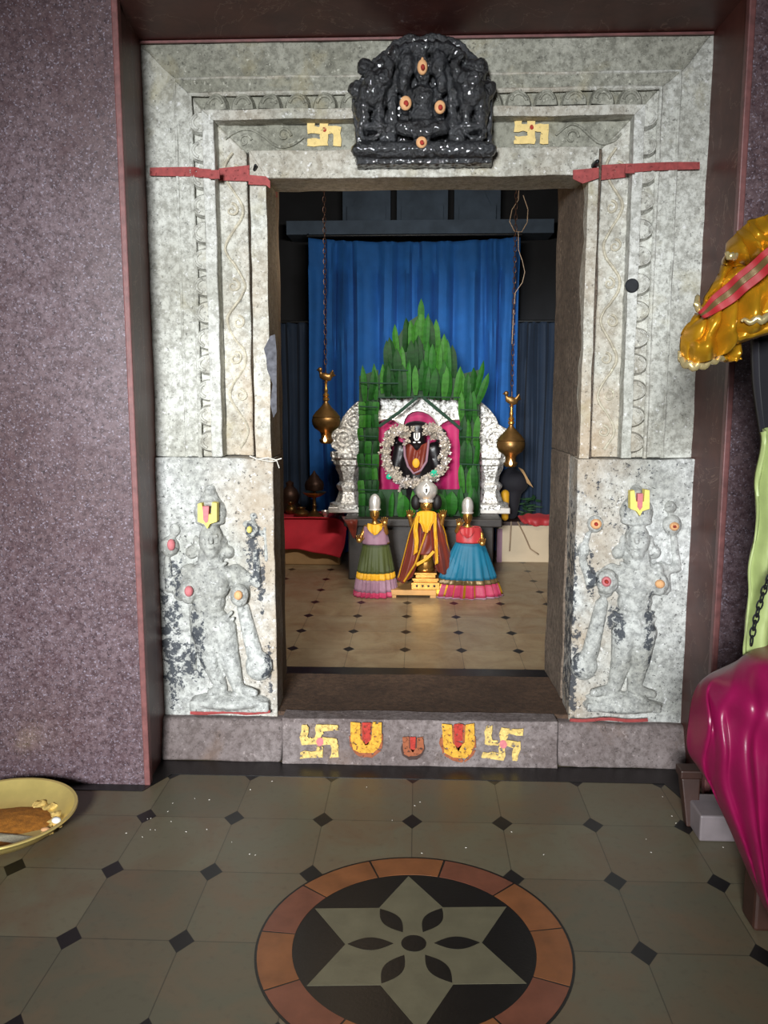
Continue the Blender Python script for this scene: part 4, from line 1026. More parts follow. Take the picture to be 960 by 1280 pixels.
def hand(mb, c, s, r=.006):
    for j in range(4): mb.cap(c+Vector((s*(j-1.5)*.009, -.004, .0)), c+Vector((s*(j-1.5)*.013, -.012, .032-abs(j-1.5)*.004)), r, r*.7, 8)
    mb.cap(c+Vector((-s*.018, -.004, -.006)), c+Vector((-s*.032, -.012, .01)), r, r*.7, 8); mb.ell(c+Vector((0, 0, -.008)), .02, .01, .018)
for s in (-1, 1):
    m = MB(); hand(m, qd(533+s*21,643,.055), s); obj('hand', m, M['gold'], cd)
m = MB(); c = qd(533,627); m.lathe([(.045,-.004),(.052,.0),(.052,.012),(.046,.018),(.062,.035),(.074,.06),(.076,.085),(.068,.108),(.048,.128),(.022,.142),(.014,.15),(.018,.158),(.006,.17),(.001,.172)], c, 36, fn=lambda t, u, r, h: (r*(1+.02*math.cos(12*t)), Vector((0, 0, 0))))
cr_ = obj('silver_crown', m, M['plainsilver'], cd)
m = MB(); m.tube([qd(530,609,.077), qd(530,614,.083), qd(533,619,.086), qd(536,614,.083), qd(536,609,.077), qd(533,604,.07)], .006, 8, closed=True); obj('crown_mark', m, M['white'], cr_)
m = MB(); m.ell(qd(533,613,.076), 1.2*kD, .008, 3*kD); obj('crown_mark_centre', m, M['idol'], cr_)
for s in (-1, 1):
    m = MB(); m.ell(qd(533+s*13,628,-.02), 6.5*kD, .04, 10*kD); obj('side_hair', m, M['hair'], cd)
# robe: open tent shaped cloak
def tent(name, mat, par, top, bot, front, Y, d=.07, per=22, amp=.006, nv=26, nu=60, mid=None):
    m = MB()
    def arc(x0, x1, y, dd, Yc):
        a, b = P(x0, y, Yc), P(x1, y, Yc); c = (a+b)/2; w = (b.x-a.x)/2
        return [Vector((c.x-w*math.cos(t), Yc-dd*math.sin(t), c.z)) for t in [PI*j/12 for j in range(13)]]
    rows = [arc(*top, d*.6, Y)]
    if mid: rows += [arc(*mm, d*(.7+.1*i), Y) for i, mm in enumerate(mid)]
    rows.append(arc(*bot, d*1.25, Y))
    m.sheet(rows, nu, nv, lambda u, v, p: (amp*.6*math.cos(u*per*2*PI)*v, -amp*math.sin(u*per*2*PI)*(.25+.75*v), 0))
    o = obj(name, m, mat, par); mod(o, 'SOLIDIFY', thickness=.006, offset=0); return o
m = MB()
L_ = [[qd(520,643,.02), qd(524,641,.05), qd(528,645,.07)], [qd(511,668,.03), qd(518,668,.09), qd(527,668,.11)], [qd(504,695,.05), qd(514,695,.11), qd(525,694,.13)], [qd(496,724,.06), qd(504,729,.12), qd(516,720,.13)]]
m.sheet(L_, 16, 24, lambda u, v, p: (0, -.008*math.sin(u*16), 0)); 
R_ = [[qd(538,645,.07), qd(543,641,.05), qd(549,643,.02)], [qd(538,668,.11), qd(547,668,.09), qd(556,668,.03)], [qd(541,695,.12), qd(552,693,.10), qd(563,690,.03)], [qd(547,714,.1), qd(556,718,.08), qd(566,710,.03)]]
m.sheet(R_, 16, 24, lambda u, v, p: (0, -.008*math.sin(u*18), 0))
m.sheet([[qd(524,662,.08), qd(533,663,.1), qd(542,662,.08)], [qd(519,677,.1), qd(533,678,.13), qd(544,677,.1)], [qd(520,690,.11), qd(531,694,.14), qd(543,688,.11)]], 14, 14, lambda u, v, p: (0, -.006*math.sin(u*12+v*5), 0))
# back of the cloak
m.sheet([[qd(549,643,.02), qd(545,642,-.07), qd(533,642,-.09), qd(524,642,-.07), qd(520,643,.02)], [qd(562,706,.03), qd(556,710,-.09), qd(533,712,-.11), qd(508,714,-.08), qd(498,722,.06)]], 30, 20, lambda u, v, p: (0, .008*math.sin(u*30), 0))
o = obj('maroon_robe', m, M['maroon'], cd); mod(o, 'SOLIDIFY', thickness=.006, offset=0)
m = MB()
for pl in ([(521,643),(512,667),(505,695),(498,722)], [(549,643),(557,668),(561,690),(562,706)], [(544,688),(537,700),(520,707)]):
    pts = [qd(x, y, .05+.03*i if pl[0][0] != 549 else .04) for i, (x, y) in enumerate(pl)]; m.tube(pts, .0045, 6)
m.tube([qd(533,665,.12), qd(528,680,.13), qd(519,705,.15), qd(505,727,.15)], .008, 6)
obj('gold_robe_border', m, M['goldcloth'], cd)
m = MB()
m.sheet([[qd(521,641,.06), qd(527,639,.05), qd(539,639,.05), qd(545,641,.06)], [qd(521,650,.09), qd(528,652,.1), qd(538,652,.1), qd(545,648,.09)], [qd(526,655,.11), qd(530,658,.12), qd(536,658,.12), qd(540,655,.11)], [qd(529,664,.12), qd(532,666,.13), qd(534,666,.13), qd(537,663,.12)]], 18, 16, lambda u, v, p: (0, -.006*math.sin(u*20), 0))
m.sheet([[qd(542,643,.1), qd(545.5,643,.09)], [qd(542.5,665,.14), qd(546,665,.13)], [qd(543.5,685,.155), qd(547,684,.14)], [qd(544,706,.16), qd(548,704,.15)]], 6, 20, lambda u, v, p: (0, -.005*math.sin(u*9+v*8), 0))
m.sheet([[qd(520,645,.09), qd(524,645,.1)], [qd(517,662,.13), qd(522,662,.14)], [qd(518,680,.15), qd(523,678,.16)], [qd(517,694,.16), qd(522,690,.165)]], 6, 20, lambda u, v, p: (0, -.005*math.sin(u*9+v*8), 0))
m.sheet([[qd(541,688,.15), qd(544,690,.15)], [qd(532,697,.16), qd(534,700,.16)], [qd(520,704,.165), qd(521,708,.165)]], 5, 12)
o = obj('yellow_scarf', m, M['yellow'], cd); mod(o, 'SOLIDIFY', thickness=.006, offset=0)
# goddesses
def goddess(name, label, hx, cy0, sh, waist, hem, skirt_m, bands, blouse_m, Y, lean, arms, veil_m):
    """sh,waist,hem: (xl,xr,y)"""
    base = P((hem[0]+hem[1])/2, hem[2], Y); t = thing(name, label, 'statue', (base.x, Y, FZ)); q = lambda x, y, d=0: P(x, y, Y-d); kk = Y/1060
    wcx = (waist[0]+waist[1])/2
    m = MB(); m.cap(q(hx, cy0+44), q(wcx, waist[2]+6), .05, .05); m.ell(q(hx, cy0+24,.01), 6.2*kk, .036, 8*kk); m.cap(q(hx, cy0+30), q(hx, cy0+38), .018, .022); m.ell(q(hx, cy0+41), 12*kk, .04, 6*kk)
    m.cap(q(hx, cy0+24,.045), q(hx, cy0+27,.052), .004, .006)
    for s_, (ex, ey, wx, wy) in zip((-1, 1), arms):
        m.cap(q(hx+s_*11, cy0+41), q(ex, ey, .02), .02, .017); m.cap(q(ex, ey, .02), q(wx, wy, .06), .017, .012)
    o = obj('brass_body', m, M['gold'], t); remesh(o, .0055, 1)
    for s_, (ex, ey, wx, wy) in zip((-1, 1), arms):
        m = MB(); hand(m, q(wx, wy-2, .065), s_, .005); obj('hand', m, M['gold'], t)
    m = MB(); m.lathe([(.036,0),(.042,.006),(.036,.014),(.038,.03),(.04,.055),(.036,.08),(.026,.1),(.012,.112),(.001,.116)], q(hx, cy0+20), 24, fn=lambda a, u, r, h: (r*(1+.03*math.cos(10*a)), Vector((0, 0, 0)))); obj('silver_crown', m, M['plainsilver'], t)
    # pleated skirt with coloured bands as separate parts
    def ring(y, xl, xr, dd):
        a, b = P(xl, y, Y), P(xr, y, Y); return [(a.x+b.x)/2, (b.x-a.x)/2, dd, a.z]
    y0, y1 = waist[2], hem[2]
    def lvl(t): # profile between waist and hem
        e = t**lean; xl = waist[0]+(hem[0]-waist[0])*e; xr = waist[1]+(hem[1]-waist[1])*e; return ring(y0+(y1-y0)*t, xl, xr, .045+.075*e)
    def band(t0, t1, mat, nm, extra=0):
        m = MB(); rows = []; nv = max(3, int(20*(t1-t0))); nu = 96
        vs = []; npl = 22
        for j in range(nv+1):
            t_ = t0+(t1-t0)*j/nv; cx_, w, d, z = lvl(t_)
            if z < FZ+.004: z = FZ+.004
            for i in range(nu):
                a = 2*PI*i/nu; pl = 1+.10*t_*math.sin(a*npl+2*math.sin(a*3))+.03*t_*math.sin(a*5+1)
                vs.append((cx_+(w+extra)*pl*math.cos(a), Y+(d+extra)*pl*math.sin(a), z+(.004*math.sin(a*5) if t_ > .9 and z > FZ+.01 else 0)))
        m.faces_from(vs, [(j*nu+i, j*nu+(i+1) % nu, (j+1)*nu+(i+1) % nu, (j+1)*nu+i) for j in range(nv) for i in range(nu)])
        if nm == 'pink_hem_band' and t1-t0 > .15:
            for fi_, f_ in enumerate(m.bm.faces):
                if (fi_ % nu) % 5 == 0: f_.material_index = 1
            mat = [mat, M['goldcloth']]
        o = obj(nm, m, mat, t); mod(o, 'SOLIDIFY', thickness=.005, offset=0); return o
    last = 0
    for nm, t0, t1, mt in bands: band(t0, t1, mt, nm)
    # blouse and shawl
    m = MB(); 
    pr = [(sh[0], sh[1], sh[2]), ((sh[0]*2+waist[0])/3-2, (sh[1]*2+waist[1])/3+2, sh[2]+(y0-sh[2])*.4), (waist[0]-2, waist[1]+2, y0+3)]
    vs = []; nu = 40
    for j, (xl, xr, y) in enumerate(pr):
        cx_, w, d, z = ring(y, xl, xr, .045+.014*j)
        for i in range(nu):
            a = 2*PI*i/nu; pl = 1+.03*math.sin(a*9+j); vs.append((cx_+w*pl*math.cos(a), Y+d*pl*math.sin(a), z))
    m.faces_from(vs, [(j*nu+i, j*nu+(i+1) % nu, (j+1)*nu+(i+1) % nu, (j+1)*nu+i) for j in range(2) for i in range(nu)])
    o = obj('blouse', m, blouse_m, t); mod(o, 'SOLIDIFY', thickness=.005, offset=0); mod(o, 'SUBSURF', levels=1, render_levels=1)
    m = MB(); m.sheet([[q(hx-9, cy0+36, .03), q(hx, cy0+38, .055), q(hx+9, cy0+36, .03)], [q(hx-9, cy0+43, .055), q(hx, cy0+46, .075), q(hx+9, cy0+43, .055)], [q(hx-4, cy0+48, .07), q(hx, cy0+51, .08), q(hx+5, cy0+48, .07)]], 14, 10, lambda u, v, p: (0, -.004*math.sin(u*18), 0))
    o = obj('shawl', m, veil_m, t); mod(o, 'SOLIDIFY', thickness=.005, offset=0)
    m = MB(); cx_, w, d, z = ring(y0+1, waist[0]-1, waist[1]+1, .056); m.tube([(cx_+(w+.003)*math.cos(a), Y+(d+.003)*math.sin(a), z) for a in [2*PI*i/30 for i in range(30)]], .006, 8, closed=True); obj('waist_belt', m, M['gold'], t)
    return t
goddess('goddess_statue', 'small goddess in olive skirt with yellow, lilac and pink hem, left of the central deity', 468.5, 618, (455,480,657), (455,485,677), (443,495,743), M['olive'],
    [('skirt', 0, .56, M['olive']), ('yellow_hem_band', .56, .68, M['yellow']), ('lilac_hem_band', .68, .9, M['lilac']), ('pink_hem_band', .9, 1, M['pinksilk'])], M['lilac'], YD-.02, .75, ((453,668,449,676), (483,666,481,654)), M['yellow'])
goddess('goddess_statue', 'small goddess in teal skirt with wide pink and gold hem, right of the central deity', 584.5, 622, (571,600,658), (572,603,675), (540,625,746), M['teal'],
    [('skirt', 0, .66, M['teal']), ('gold_hem_band', .66, .74, M['zari']), ('pink_hem_band', .74, .95, M['pinksilk']), ('violet_hem_band', .95, 1, M['lilac'])], M['redsilk'], YD-.02, .85, ((571,664,574,656), (602,668,603,680)), M['redsilk'])

# ================================================================ HANGING LAMPS
ZC = 3.3
def hang_lamp(label, x, Yl, first=None, wire=None):
    top = P(x, 545, Yl); zf = P(x, 552, Yl).z; cxl = top.x; kk = Yl/1060
    t = thing('hanging_lamp', label, 'lamp', (cxl, Yl, zf), 'hanging brass lamps')
    return t, cxl, zf, kk
def build_lamp(t, cxl, Yl, zf):
    c = Vector((cxl, Yl, zf)); kk = Yl/1060
    m = MB(); m.lathe([(r*kk, h*kk) for r, h in [(.5,-2),(6,-2.5),(8.5,0),(9,3),(7,3.5),(6.5,6),(7,10),(9,13),(15,17),(17.5,22),(18,27),(17,30),(17.5,31),(13,37),(7,43),(3,48),(2.5,50)]], c, 36); obj('oil_reservoir', m, M['darkbrass'], t)
    m = MB(); m.lathe([(r*kk, h*kk) for r, h in [(2.5,50),(4,51.5),(4,54),(2.4,55),(4.2,57),(3,59),(1.8,61),(2.6,64),(1.8,66),(1.6,72),(3,73),(1,74)]], c, 20); obj('turned_stem', m, M['gold'], t)
    m = MB(); b = c+Vector((0, 0, 80*kk))
    m.ell(b, 8*kk, .02, 5*kk, rot=Matrix.Rotation(.35, 3, 'Y')); m.cap(b+Vector((-6*kk, 0, 0)), b+Vector((-7*kk, 0, 8*kk)), .012, .01); m.ell(b+Vector((-7*kk, 0, 9*kk)), .018, .016, .018); m.cap(b+Vector((-9*kk, 0, 9*kk)), b+Vector((-12*kk, 0, 8*kk)), .006, .003)
    for j in range(3): m.cap(b+Vector((4*kk, 0, 0)), b+Vector(((9+j*1.2)*kk, (j-1)*.01, (8-j*3)*kk)), .013, .006)
    m.cap(c+Vector((0, 0, 73*kk)), b, .008, .008)
    o = obj('bird_finial', m, M['darkbrass'], t); remesh(o, .006, 1)
    fl_ = MB(); fl_.lathe([(.001,-.004),(.008,.0),(.012,.009),(.009,.02),(.004,.032),(.0008,.042)], c+Vector((-.004, -.058, .004)), 12); obj('flame', fl_, M['flame'], t, label='small glowing oil flame')
    m = MB(); m.ell(c+Vector((-.004, -.054, -.003)), .016, .02, .008); obj('wick_spout', m, M['gold'], t)
    # chain
    m = MB(); z = b.z+9*kk; i = 0
    m.tube([b, Vector((cxl, Yl, z))], .004, 6)
    while z < ZC-.01:
        a = 0 if i % 2 else PI/2
        m.tube([Vector((cxl+.010*math.cos(u)*math.cos(a), Yl+.010*math.cos(u)*math.sin(a), z+.02+.022*math.sin(u))) for u in [2*PI*j/10 for j in range(10)]], .0026, 5, closed=True)
        z += .034; i += 1
    ch = obj('chain', m, M['bronze'], t)
t1, cxl, zf, kk = hang_lamp('brass hanging oil lamp with bird finial, left of the green leaf frame', 408, 6.0)
build_lamp(t1, cxl, 6.0, zf)
src = t1
t2 = t1.copy(); COL.objects.link(t2); top2 = P(638, 580, 6.05); t2.location = (top2.x, 6.05, P(638,581,6.05).z)
t2['label'] = 'brass hanging oil lamp with bird finial, right of the green leaf frame'
for ch in list(src.children):
    c2 = ch.copy(); COL.objects.link(c2); c2.parent = t2
    if c2.name.startswith('chain'): c2.scale = (1, 1, 1.03)
# loose wire at the upper right
m = MB(); YWr = 6.05
m.tube([P(650,255,YWr)+Vector((0, 0, .6)), P(648,250,YWr), P(640,262,YWr), P(637,277,YWr), P(643,289,YWr), P(652,290,YWr), P(659,278,YWr), P(660,262,YWr), P(654,244,YWr)], .0028, 6)
m.tube([P(648,290,YWr), P(648,312,YWr), P(653,326,YWr), P(656,340,YWr), P(653,353,YWr), P(644,366,YWr), P(642,390,YWr-.0), P(640,430,YWr)], .0026, 6)
m.tube([P(650,255,YWr)+Vector((0, 0, .6)), Vector((P(650,255,YWr).x, YWr, ZC))], .0028, 6)
tag(obj('loose_wire', m, M['cable']), 'thin looped wire dangling beside the right lamp chain', 'wire')

# ================================================================ FOREGROUND: PLATE
pcn = G(12, 1026, .0); pr_ = .25
pcn = Vector((G(100,1010,.05).x-pr_, G(40,1022,.05).y+.0, 0))
pt = thing('brass_plate', 'large golden brass offering plate on the tiled floor at lower left', 'plate', pcn)
m = MB(); m.lathe([(.01,.004),(.13,.004),(.135,0),(.145,0),(.15,.006),(.19,.012),(.225,.04),(.245,.062),(.254,.064),(.252,.069),(.242,.068),(.222,.046),(.188,.02),(.15,.013),(.01,.012)], pcn, 72); obj('tray', m, M['plate'], pt)
m = MB(); rg = random.Random(3)
def heap(mb, c, rx, ry, h, n=40, seed=0):
    vs = [c+Vector((0, 0, h))]; nr = 7
    for j in range(1, nr+1):
        for i in range(n):
            a = 2*PI*i/n; t = j/nr; w = 1+.18*noise.noise(Vector((math.cos(a)*1.5+seed, math.sin(a)*1.5, 0)))
            x, y = rx*t*w*math.cos(a), ry*t*w*math.sin(a)
            vs.append(c+Vector((x, y, h*(1-t*t)+.003*noise.noise(Vector((x*50, y*50, seed))) if j < nr else 0)))
    fs = [(0, 1+i, 1+(i+1) % n) for i in range(n)]
    for j in range(nr-1): fs += [(1+j*n+i, 1+(j+1)*n+i, 1+(j+1)*n+(i+1) % n, 1+j*n+(i+1) % n) for i in range(n)]
    mb.faces_from(vs, fs)
m = MB(); heap(m, pcn+Vector((.03, .05, .0122)), .15, .1, .014, seed=2); heap(m, pcn+Vector((.03, -.115, .0122)), .105, .03, .010, seed=7)
tag(obj('turmeric_powder', m, M['turmeric']), 'brown-yellow turmeric powder spread in the golden plate', 'powder', kind='stuff')
m = MB(); heap(m, pcn+Vector((.02, -.075, .0122)), .13, .042, .013, seed=5)
tag(obj('rice', m, M['rice']), 'patch of pale rice at the front of the golden plate', 'rice', kind='stuff')
spots = [(.175,.04),(.19,.0),(.16,.08),(.12,.13),(.07,.155),(.18,-.035)]
for i, (x, y) in enumerate(spots):
    m = MB(); c = pcn+Vector((x, y, .012+.007+(.006 if math.hypot(x, y) > .185 else 0))); m.ell(c, .024, .017, .009, u=18, v=12); wobble(m, .012, 45, i)
    wh = ['nearest the rim at right', 'beside the powder, front right', 'at the back right rim', 'behind the powder at the back', 'farthest back by the rim', 'close to the front rice patch'][i]
    tag(obj('sweet_piece', m, M['crumb'], loc=c), 'pale yellow crumbly piece in the golden plate, '+wh, 'offering', 'pieces of offering in the plate')
m = MB(); c = pcn+Vector((.2, -.005, .045)); m.ell(c, .016, .012, .011); tag(obj('petal', m, M['white'], loc=c), 'small white petal on the right rim of the golden plate', 'petal')
m = MB(); c = pcn+Vector((.18, -.045, .033)); m.ell(c, .016, .01, .007); tag(obj('petal', m, M['peach'], loc=c), 'pinkish petal just below the white one on the plate rim', 'petal')
# rice grains scattered on the floor
m = MB(); rg = random.Random(8)
for i in range(22):
    x, y = rg.uniform(-1.0, 1.0), rg.uniform(2.5, 3.04); a = rg.uniform(0, PI); c = Vector((x, y, .0035)); d = Vector((math.cos(a), math.sin(a), 0))*.003
    m.cap(c-d*.6, c+d*.6, .0012, .001, 6)
for i in range(10):
    x, y = rg.uniform(-1.0, -.7), rg.uniform(2.6, 2.9); a = rg.uniform(0, PI); c = Vector((x, y, .002)); d = Vector((math.cos(a), math.sin(a), 0))*.003; m.cap(c-d*.6, c+d*.6, .0012, .001, 6)
tag(obj('scattered_rice', m, M['thread']), 'tiny white rice grains scattered on the tiled floor', 'rice', kind='stuff')

# ================================================================ FOREGROUND RIGHT: DRAPED STAND
# small stone block at pilaster foot
m = MB(); a = G(874, 1052, 0); b_ = P(876, 1020, a.y)
m.box(a.x, a.x+.42, a.y, a.y+.16, 0, b_.z); o = obj('stone_block', m, M['greystone'], smooth=False, loc=(a.x, a.y, 0)); bevel(o, .006)
tag(o, 'low grey marble block at the foot of the right pilaster', 'block')
a = G(868, 1038, 0); sx = a.x
m = MB(); m.hexa([Vector((sx-.02, a.y+.02, 0)), Vector((sx+.018, a.y+.02, 0)), Vector((sx+.018, a.y+.06, 0)), Vector((sx-.02, a.y+.06, 0))], [Vector((sx-.035, a.y+.05, .16)), Vector((sx+.03, a.y+.05, .16)), Vector((sx+.03, a.y+.1, .16)), Vector((sx-.035, a.y+.1, .16))])
m.box(sx-.04, sx+.035, a.y+.045, a.y+.11, .16, .19); o = obj('wooden_foot', m, M['darkwood'], smooth=False, loc=(sx, a.y+.04, 0)); bevel(o, .005)
tag(o, 'dark tapered wooden foot standing beside the marble block', 'block')
# processional stand: dark posts and rails reaching the floor, outside and at the frame edge
YP = 2.02
pd = thing('processional_stand', 'dark wooden stand at the right edge behind the draped cloths', 'stand', (1.15, YP, 0))
m = MB(); xs = P(972, 600, YP+.2).x
m.box(xs, xs+.09, YP+.16, YP+.25, 0, 2.1); bevel(obj('post', m, M['darkwood'], pd, False), .01)
m = MB(); m.box(xs+.55, xs+.64, YP+.16, YP+.25, 0, 2.1); bevel(obj('post', m, M['darkwood'], pd, False), .01)
zq = P(930, 825, YP+.1).z
m = MB(); m.box(xs-.07, xs+.64, YP-.2, YP+.27, zq-.12, zq-.06); bevel(obj('seat_board', m, M['darkwood'], pd, False), .01)
zg = P(925, 300, YP+.1).z
m = MB(); m.tube([(P(925,400,YP+.2).x, YP+.2, P(925,400,YP+.2).z), (xs+.1, YP+.2, P(960,330,YP).z), (xs+.64, YP+.2, zg+.1)], .016, 10); obj('upper_rail', m, M['darkwood'], pd)
# black shade cloth hanging from the post
m = MB(); m.sheet([[P(939,425,YP+.12), P(970,415,YP+.1), P(1020,400,YP+.08)], [P(941,480,YP+.12), P(970,480,YP+.1), P(1020,480,YP+.08)], [P(948,530,YP+.12), P(970,540,YP+.1), P(1020,540,YP+.08)], [P(952,560,YP+.12), P(975,575,YP+.1), P(1020,580,YP+.08)]], 20, 24, lambda u, v, p: (0, -.02*math.sin(u*18), 0))
o = obj('dark_cloth', m, M['darkcloth']); mod(o, 'SOLIDIFY', thickness=.006, offset=0); tag(o, 'black cloth hanging at the right edge below the gold cloth', 'cloth')
# green cloth
m = MB(); Yg_ = YP+.06
m.sheet([[P(951,540,Yg_), P(975,530,Yg_), P(1030,520,Yg_)], [P(944,600,Yg_), P(975,600,Yg_), P(1030,600,Yg_)], [P(938,680,Yg_), P(975,680,Yg_), P(1030,680,Yg_)], [P(932,745,Yg_), P(975,750,Yg_), P(1030,750,Yg_)], [P(929,815,Yg_), P(975,820,Yg_), P(1030,820,Yg_)], [P(928,850,Yg_), P(975,850,Yg_), P(1030,850,Yg_)]], 40, 40,
        lambda u, v, p: (.004*math.sin(v*23), -.018*math.sin(u*20+v*3)-.012*noise.noise(Vector((u*6, v*9, 1))), 0))
o = obj('green_cloth', m, M['green']); mod(o, 'SOLIDIFY', thickness=.006, offset=0); tag(o, 'pale green silk cloth hanging at the right edge above the wine satin', 'cloth')
# chain
m = MB(); i = 0; pts = [P(965,715,YP-.06), P(955,738,YP-.06), P(947,765,YP-.06), P(941,790,YP-.06), P(938,812,YP-.06)]
tot = []
for A, B_ in zip(pts, pts[1:]):
    n_ = max(1, int((B_-A).length/.015))
    for j in range(n_): tot.append((A+(B_-A)*j/n_, (B_-A).normalized()))
for i, (c, d) in enumerate(tot):
    s1 = d.cross(Vector((0, 1, 0))).normalized() if i % 2 else Vector((0, 1, 0))
    m.tube([c+d*(.0125*math.cos(u))+s1*(.0065*math.sin(u)) for u in [2*PI*j/12 for j in range(12)]], .0022, 6, closed=True)
o = obj('metal_chain', m, M['iron']); tag(o, 'grey metal link chain in front of the pale green silk', 'chain')
# wine satin: large puffed drape
m = MB(); q2 = lambda x, y, d=0: P(x, y, YP-.05-d)
rows = [
 [q2(915,832,-.16), q2(935,818,-.14), q2(960,806,-.12), q2(1010,800,-.1), q2(1080,800,-.1)],
 [q2(882,848,-.08), q2(905,838,-.02), q2(935,830,.02), q2(1000,826,.05), q2(1080,826,.05)],
 [q2(868,868,-.06), q2(890,866,.04), q2(930,868,.09), q2(1000,870,.12), q2(1080,870,.1)],
 [q2(862,900,-.05), q2(888,905,.05), q2(930,912,.1), q2(1000,920,.13), q2(1080,920,.12)],
 [q2(860,935,-.06), q2(888,955,.03), q2(930,960,.09), q2(1000,975,.13), q2(1080,975,.12)],
 [q2(876,962,-.06), q2(900,990,.02), q2(940,1015,.08), q2(1005,1030,.13), q2(1080,1030,.12)],
 [q2(903,1005,-.06), q2(920,1040,.0), q2(950,1075,.06), q2(1005,1090,.12), q2(1080,1090,.12)],
 [q2(925,1050,-.06), q2(938,1090,-.01), q2(958,1130,.04), q2(1005,1150,.1), q2(1080,1150,.12)],
 [q2(950,1110,-.06), q2(956,1135,-.02), q2(972,1170,.03), q2(1010,1190,.08), q2(1080,1190,.1)]]
def sat(u, v, p):
    f = 2.6*u+.5*math.sin(v*2.2)+.35*noise.noise(Vector((u*3, v*3, 2)))
    a = (.0 if v < .1 else min(1, (v-.1)*3))*(min(1, u*6))
    cr = -.035*a*abs(math.sin(f*PI))**.7 - .014*a*math.sin(u*38+v*5)
    cr += -.022*math.sin((u*2.2-v*3.2)*PI*2)*(math.exp(-((v-.28)/.2)**2))*min(1, u*5)
    return (0, cr, .012*math.sin(u*11+v*4)*a)
m.sheet(rows, 110, 90, sat)
o = obj('wine_satin_cloth', m, M['purple']); mod(o, 'SOLIDIFY', thickness=.006, offset=0)
tag(o, 'shiny wine purple satin cloth draped at the lower right edge', 'cloth')
m = MB()
# gold cloth thing
gc = thing('gold_cloth', 'crumpled golden yellow cloth with red and zari border hanging at the upper right edge', 'cloth', P(925,380,YP))
def crum(am, s_, fx=9, fy=7):
    def f(u, v, p):
        return (am*.15*noise.noise(Vector((u*fx*.5, v*fy*.5, s_+5))), -am*(abs(noise.noise(Vector((u*fx*.45+s_, v*fy*.3, s_))))*1.9+noise.noise(Vector((u*fx*.9, v*fy*.6, s_)))*.35), am*.15*noise.noise(Vector((u*fx*.5, v*fy*.5, s_+9))))
    return f
m = MB(); g = lambda x, y, d=0: P(x, y, YP-d)
# upper gathered roll
m.sheet([[g(904,325,.0), g(912,300,.01), g(930,282,.02), g(955,270,.02), g(1000,255,.02)], [g(903,332,.05), g(917,310,.06), g(938,298,.07), g(962,286,.07), g(1005,268,.06)], [g(908,334,.04), g(926,326,.05), g(948,316,.05), g(970,304,.05), g(1010,285,.05)], [g(920,336,-.02), g(935,334,-.02), g(955,326,-.02), g(975,315,-.02), g(1015,300,-.02)]], 60, 30, crum(.04, 1, 12, 5))
# strip beside the band running down to the knot
m.sheet([[g(905,325,.02), g(920,335,.03), g(945,330,.02)], [g(896,345,.04), g(908,352,.06), g(925,345,.03)], [g(885,365,.04), g(893,372,.05), g(905,366,.03)], [g(873,385,.04), g(878,390,.05), g(886,386,.03)]], 24, 30, crum(.03, 4, 6, 9))
# lower lobe
m.sheet([[g(868,392,.02), g(880,390,.04), g(900,374,.05), g(925,362,.05), g(960,340,.05), g(1010,320,.05)],
         [g(856,408,.05), g(876,408,.10), g(900,400,.09), g(925,390,.08), g(962,370,.08), g(1010,350,.08)],
         [g(850,430,.05), g(872,432,.10), g(896,424,.08), g(925,412,.08), g(965,392,.08), g(1010,375,.08)],
         [g(850,448,.03), g(866,454,.07), g(893,446,.06), g(918,432,.05), g(960,408,.06), g(1010,395,.06)]], 90, 40, crum(.04, 7, 12, 6))
m.sheet([[g(892,436,.0), g(905,436,.02), g(925,420,.02)], [g(893,446,.02), g(908,448,.03), g(926,438,.02)], [g(900,450,.02), g(912,452,.02), g(922,450,.01)]], 20, 14, crum(.03, 9, 5, 4))
m.sheet([[g(910,420,.06), g(935,405,.08), g(965,398,.08), g(1010,390,.08)], [g(912,427,.07), g(936,418,.09), g(965,412,.09), g(1010,405,.09)], [g(913,430,.05), g(936,424,.06), g(965,417,.06), g(1010,410,.06)]], 30, 12, crum(.02, 12, 5, 3))
o = obj('gold_fabric', m, M['goldcloth'], gc); mod(o, 'SOLIDIFY', thickness=.005, offset=0)
def bandsheet(nm, off0, off1, mt, lift):
    A = [(873,391),(893,368),(918,346),(945,322),(975,298),(1015,270)]; B2 = [(880,398),(905,386),(932,366),(960,342),(985,322),(1020,296)]
    r0 = [g(a[0]+(b[0]-a[0])*off0, a[1]+(b[1]-a[1])*off0, lift) for a, b in zip(A, B2)]; r1 = [g(a[0]+(b[0]-a[0])*off1, a[1]+(b[1]-a[1])*off1, lift+.005) for a, b in zip(A, B2)]
    m = MB(); m.sheet([r0, r1], 50, 8, lambda u, v, p: (0, -.006*math.sin(u*26), 0)); o = obj(nm, m, mt, gc); mod(o, 'SOLIDIFY', thickness=.005, offset=0)
bandsheet('red_border', 0, .3, M['redborder'], .11); bandsheet('zari_border', .3, .62, M['zari'], .112); bandsheet('red_border', .62, 1.0, M['redborder'], .115)
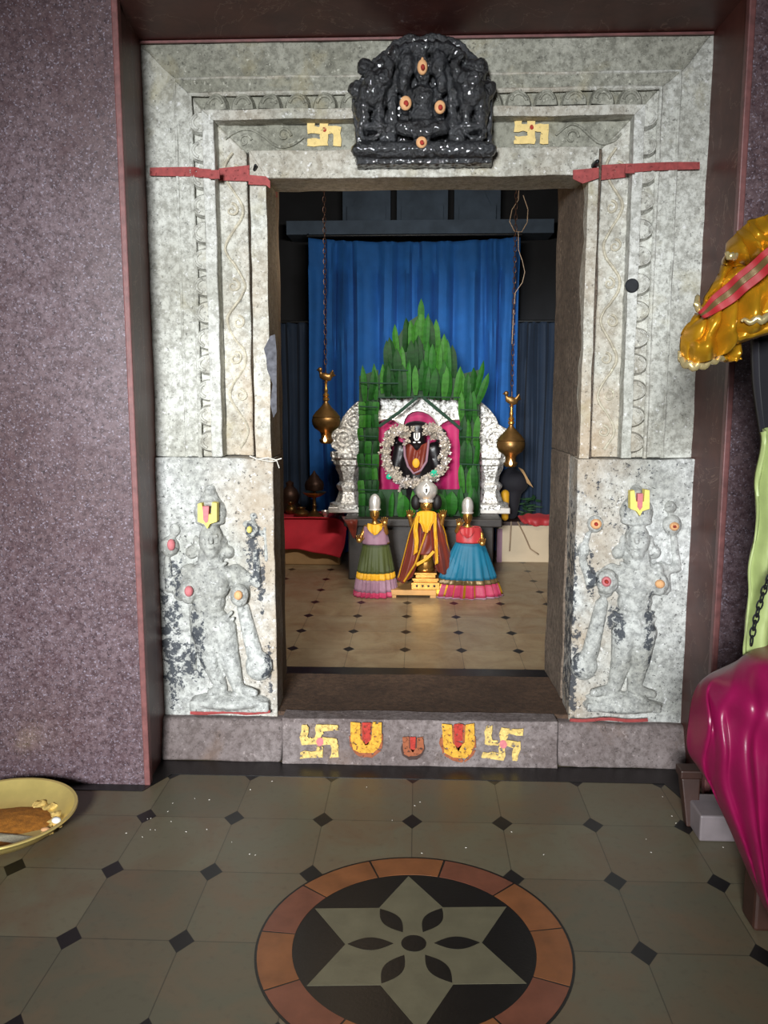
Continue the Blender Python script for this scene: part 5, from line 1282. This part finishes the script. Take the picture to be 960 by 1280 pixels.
for pl_, rs_ in (([g(849,441,.05), g(852,451,.06), g(862,457,.08), g(876,457,.08), g(892,451,.075), g(905,447,.06)], [.004,.009,.011,.011,.009,.005]),
    ([g(927,402,.12), g(945,400,.13), g(962,397,.13), g(1005,388,.12)], [.004,.010,.011,.01]), ([g(872,372,.07), g(871,382,.09), g(876,388,.08)], [.006,.010,.006]),
    ([g(908,318,.11), g(914,321,.12), g(921,320,.11)], [.005,.009,.005])):
    cr_pts, cr_rs = [], []
    for i in range((len(pl_)-1)*8+1):
        t = i/8; k0 = min(int(t), len(pl_)-2); f = t-k0; g_ = lambda j: pl_[min(max(j, 0), len(pl_)-1)]
        p0, p1, p2, p3 = g_(k0-1), g_(k0), g_(k0+1), g_(k0+2)
        cr_pts.append(.5*((2*p1)+(p2-p0)*f+(2*p0-5*p1+4*p2-p3)*f*f+(3*p1-p0-3*p2+p3)*f**3)+Vector((0, 0, .004*math.sin(i*.9)))); cr_rs.append((rs_[k0]*(1-f)+rs_[k0+1]*f)*.8)
    m = MB(); m.tube(cr_pts, cr_rs, 10); obj('pale_gold_hem', m, M['palegold'], gc)

# ================================================================ LIGHTS AND CAMERA
def area(name, loc, target, sx, sy, power, col, spread=180):
    l = bpy.data.lights.new(name, 'AREA'); l.shape = 'RECTANGLE'; l.size = sx; l.size_y = sy; l.energy = power; l.color = col; l.spread = math.radians(spread)
    o = bpy.data.objects.new(name, l); COL.objects.link(o); o.location = loc
    o.rotation_euler = (Vector(target)-Vector(loc)).to_track_quat('-Z', 'Y').to_euler(); return o
area('daylight_from_entrance', (-.85, -3.0, 2.15), (-.25, 3.3, .85), .9, .9, 68, (.95, .98, 1.0), 50)
area('sanctum_tube_light', (0, 4.35, 2.55), (0, 6.4, .85), 1.0, .15, 36, (1.0, .93, .84), 150)
p = bpy.data.lights.new('warm_bulb', 'POINT'); p.energy = 8; p.color = (1, .72, .45); p.shadow_soft_size = .05
o = bpy.data.objects.new('warm_bulb', p); COL.objects.link(o); o.location = (-.35, 4.3, 2.1)
w = bpy.data.worlds.new('World'); S.world = w; w.use_nodes = True
w.node_tree.nodes['Background'].inputs[0].default_value = (.55, .62, .7, 1); w.node_tree.nodes['Background'].inputs[1].default_value = .16
cam = bpy.data.cameras.new('Camera'); co = bpy.data.objects.new('Camera', cam); COL.objects.link(co); S.camera = co
cam.sensor_fit = 'VERTICAL'; cam.sensor_height = 32; cam.lens = 32*F/1280; cam.clip_start = .05
co.location = (0, 0, H)
co.matrix_world = Matrix.Translation((0, 0, H)) @ Matrix((RT, UP, -FW)).transposed().to_4x4()
S.view_settings.view_transform = 'Standard'; S.view_settings.look = 'None'; S.view_settings.gamma = 1; S.view_settings.use_curve_mapping = False
S.view_settings.exposure = 0
print('leaves', nleaf)
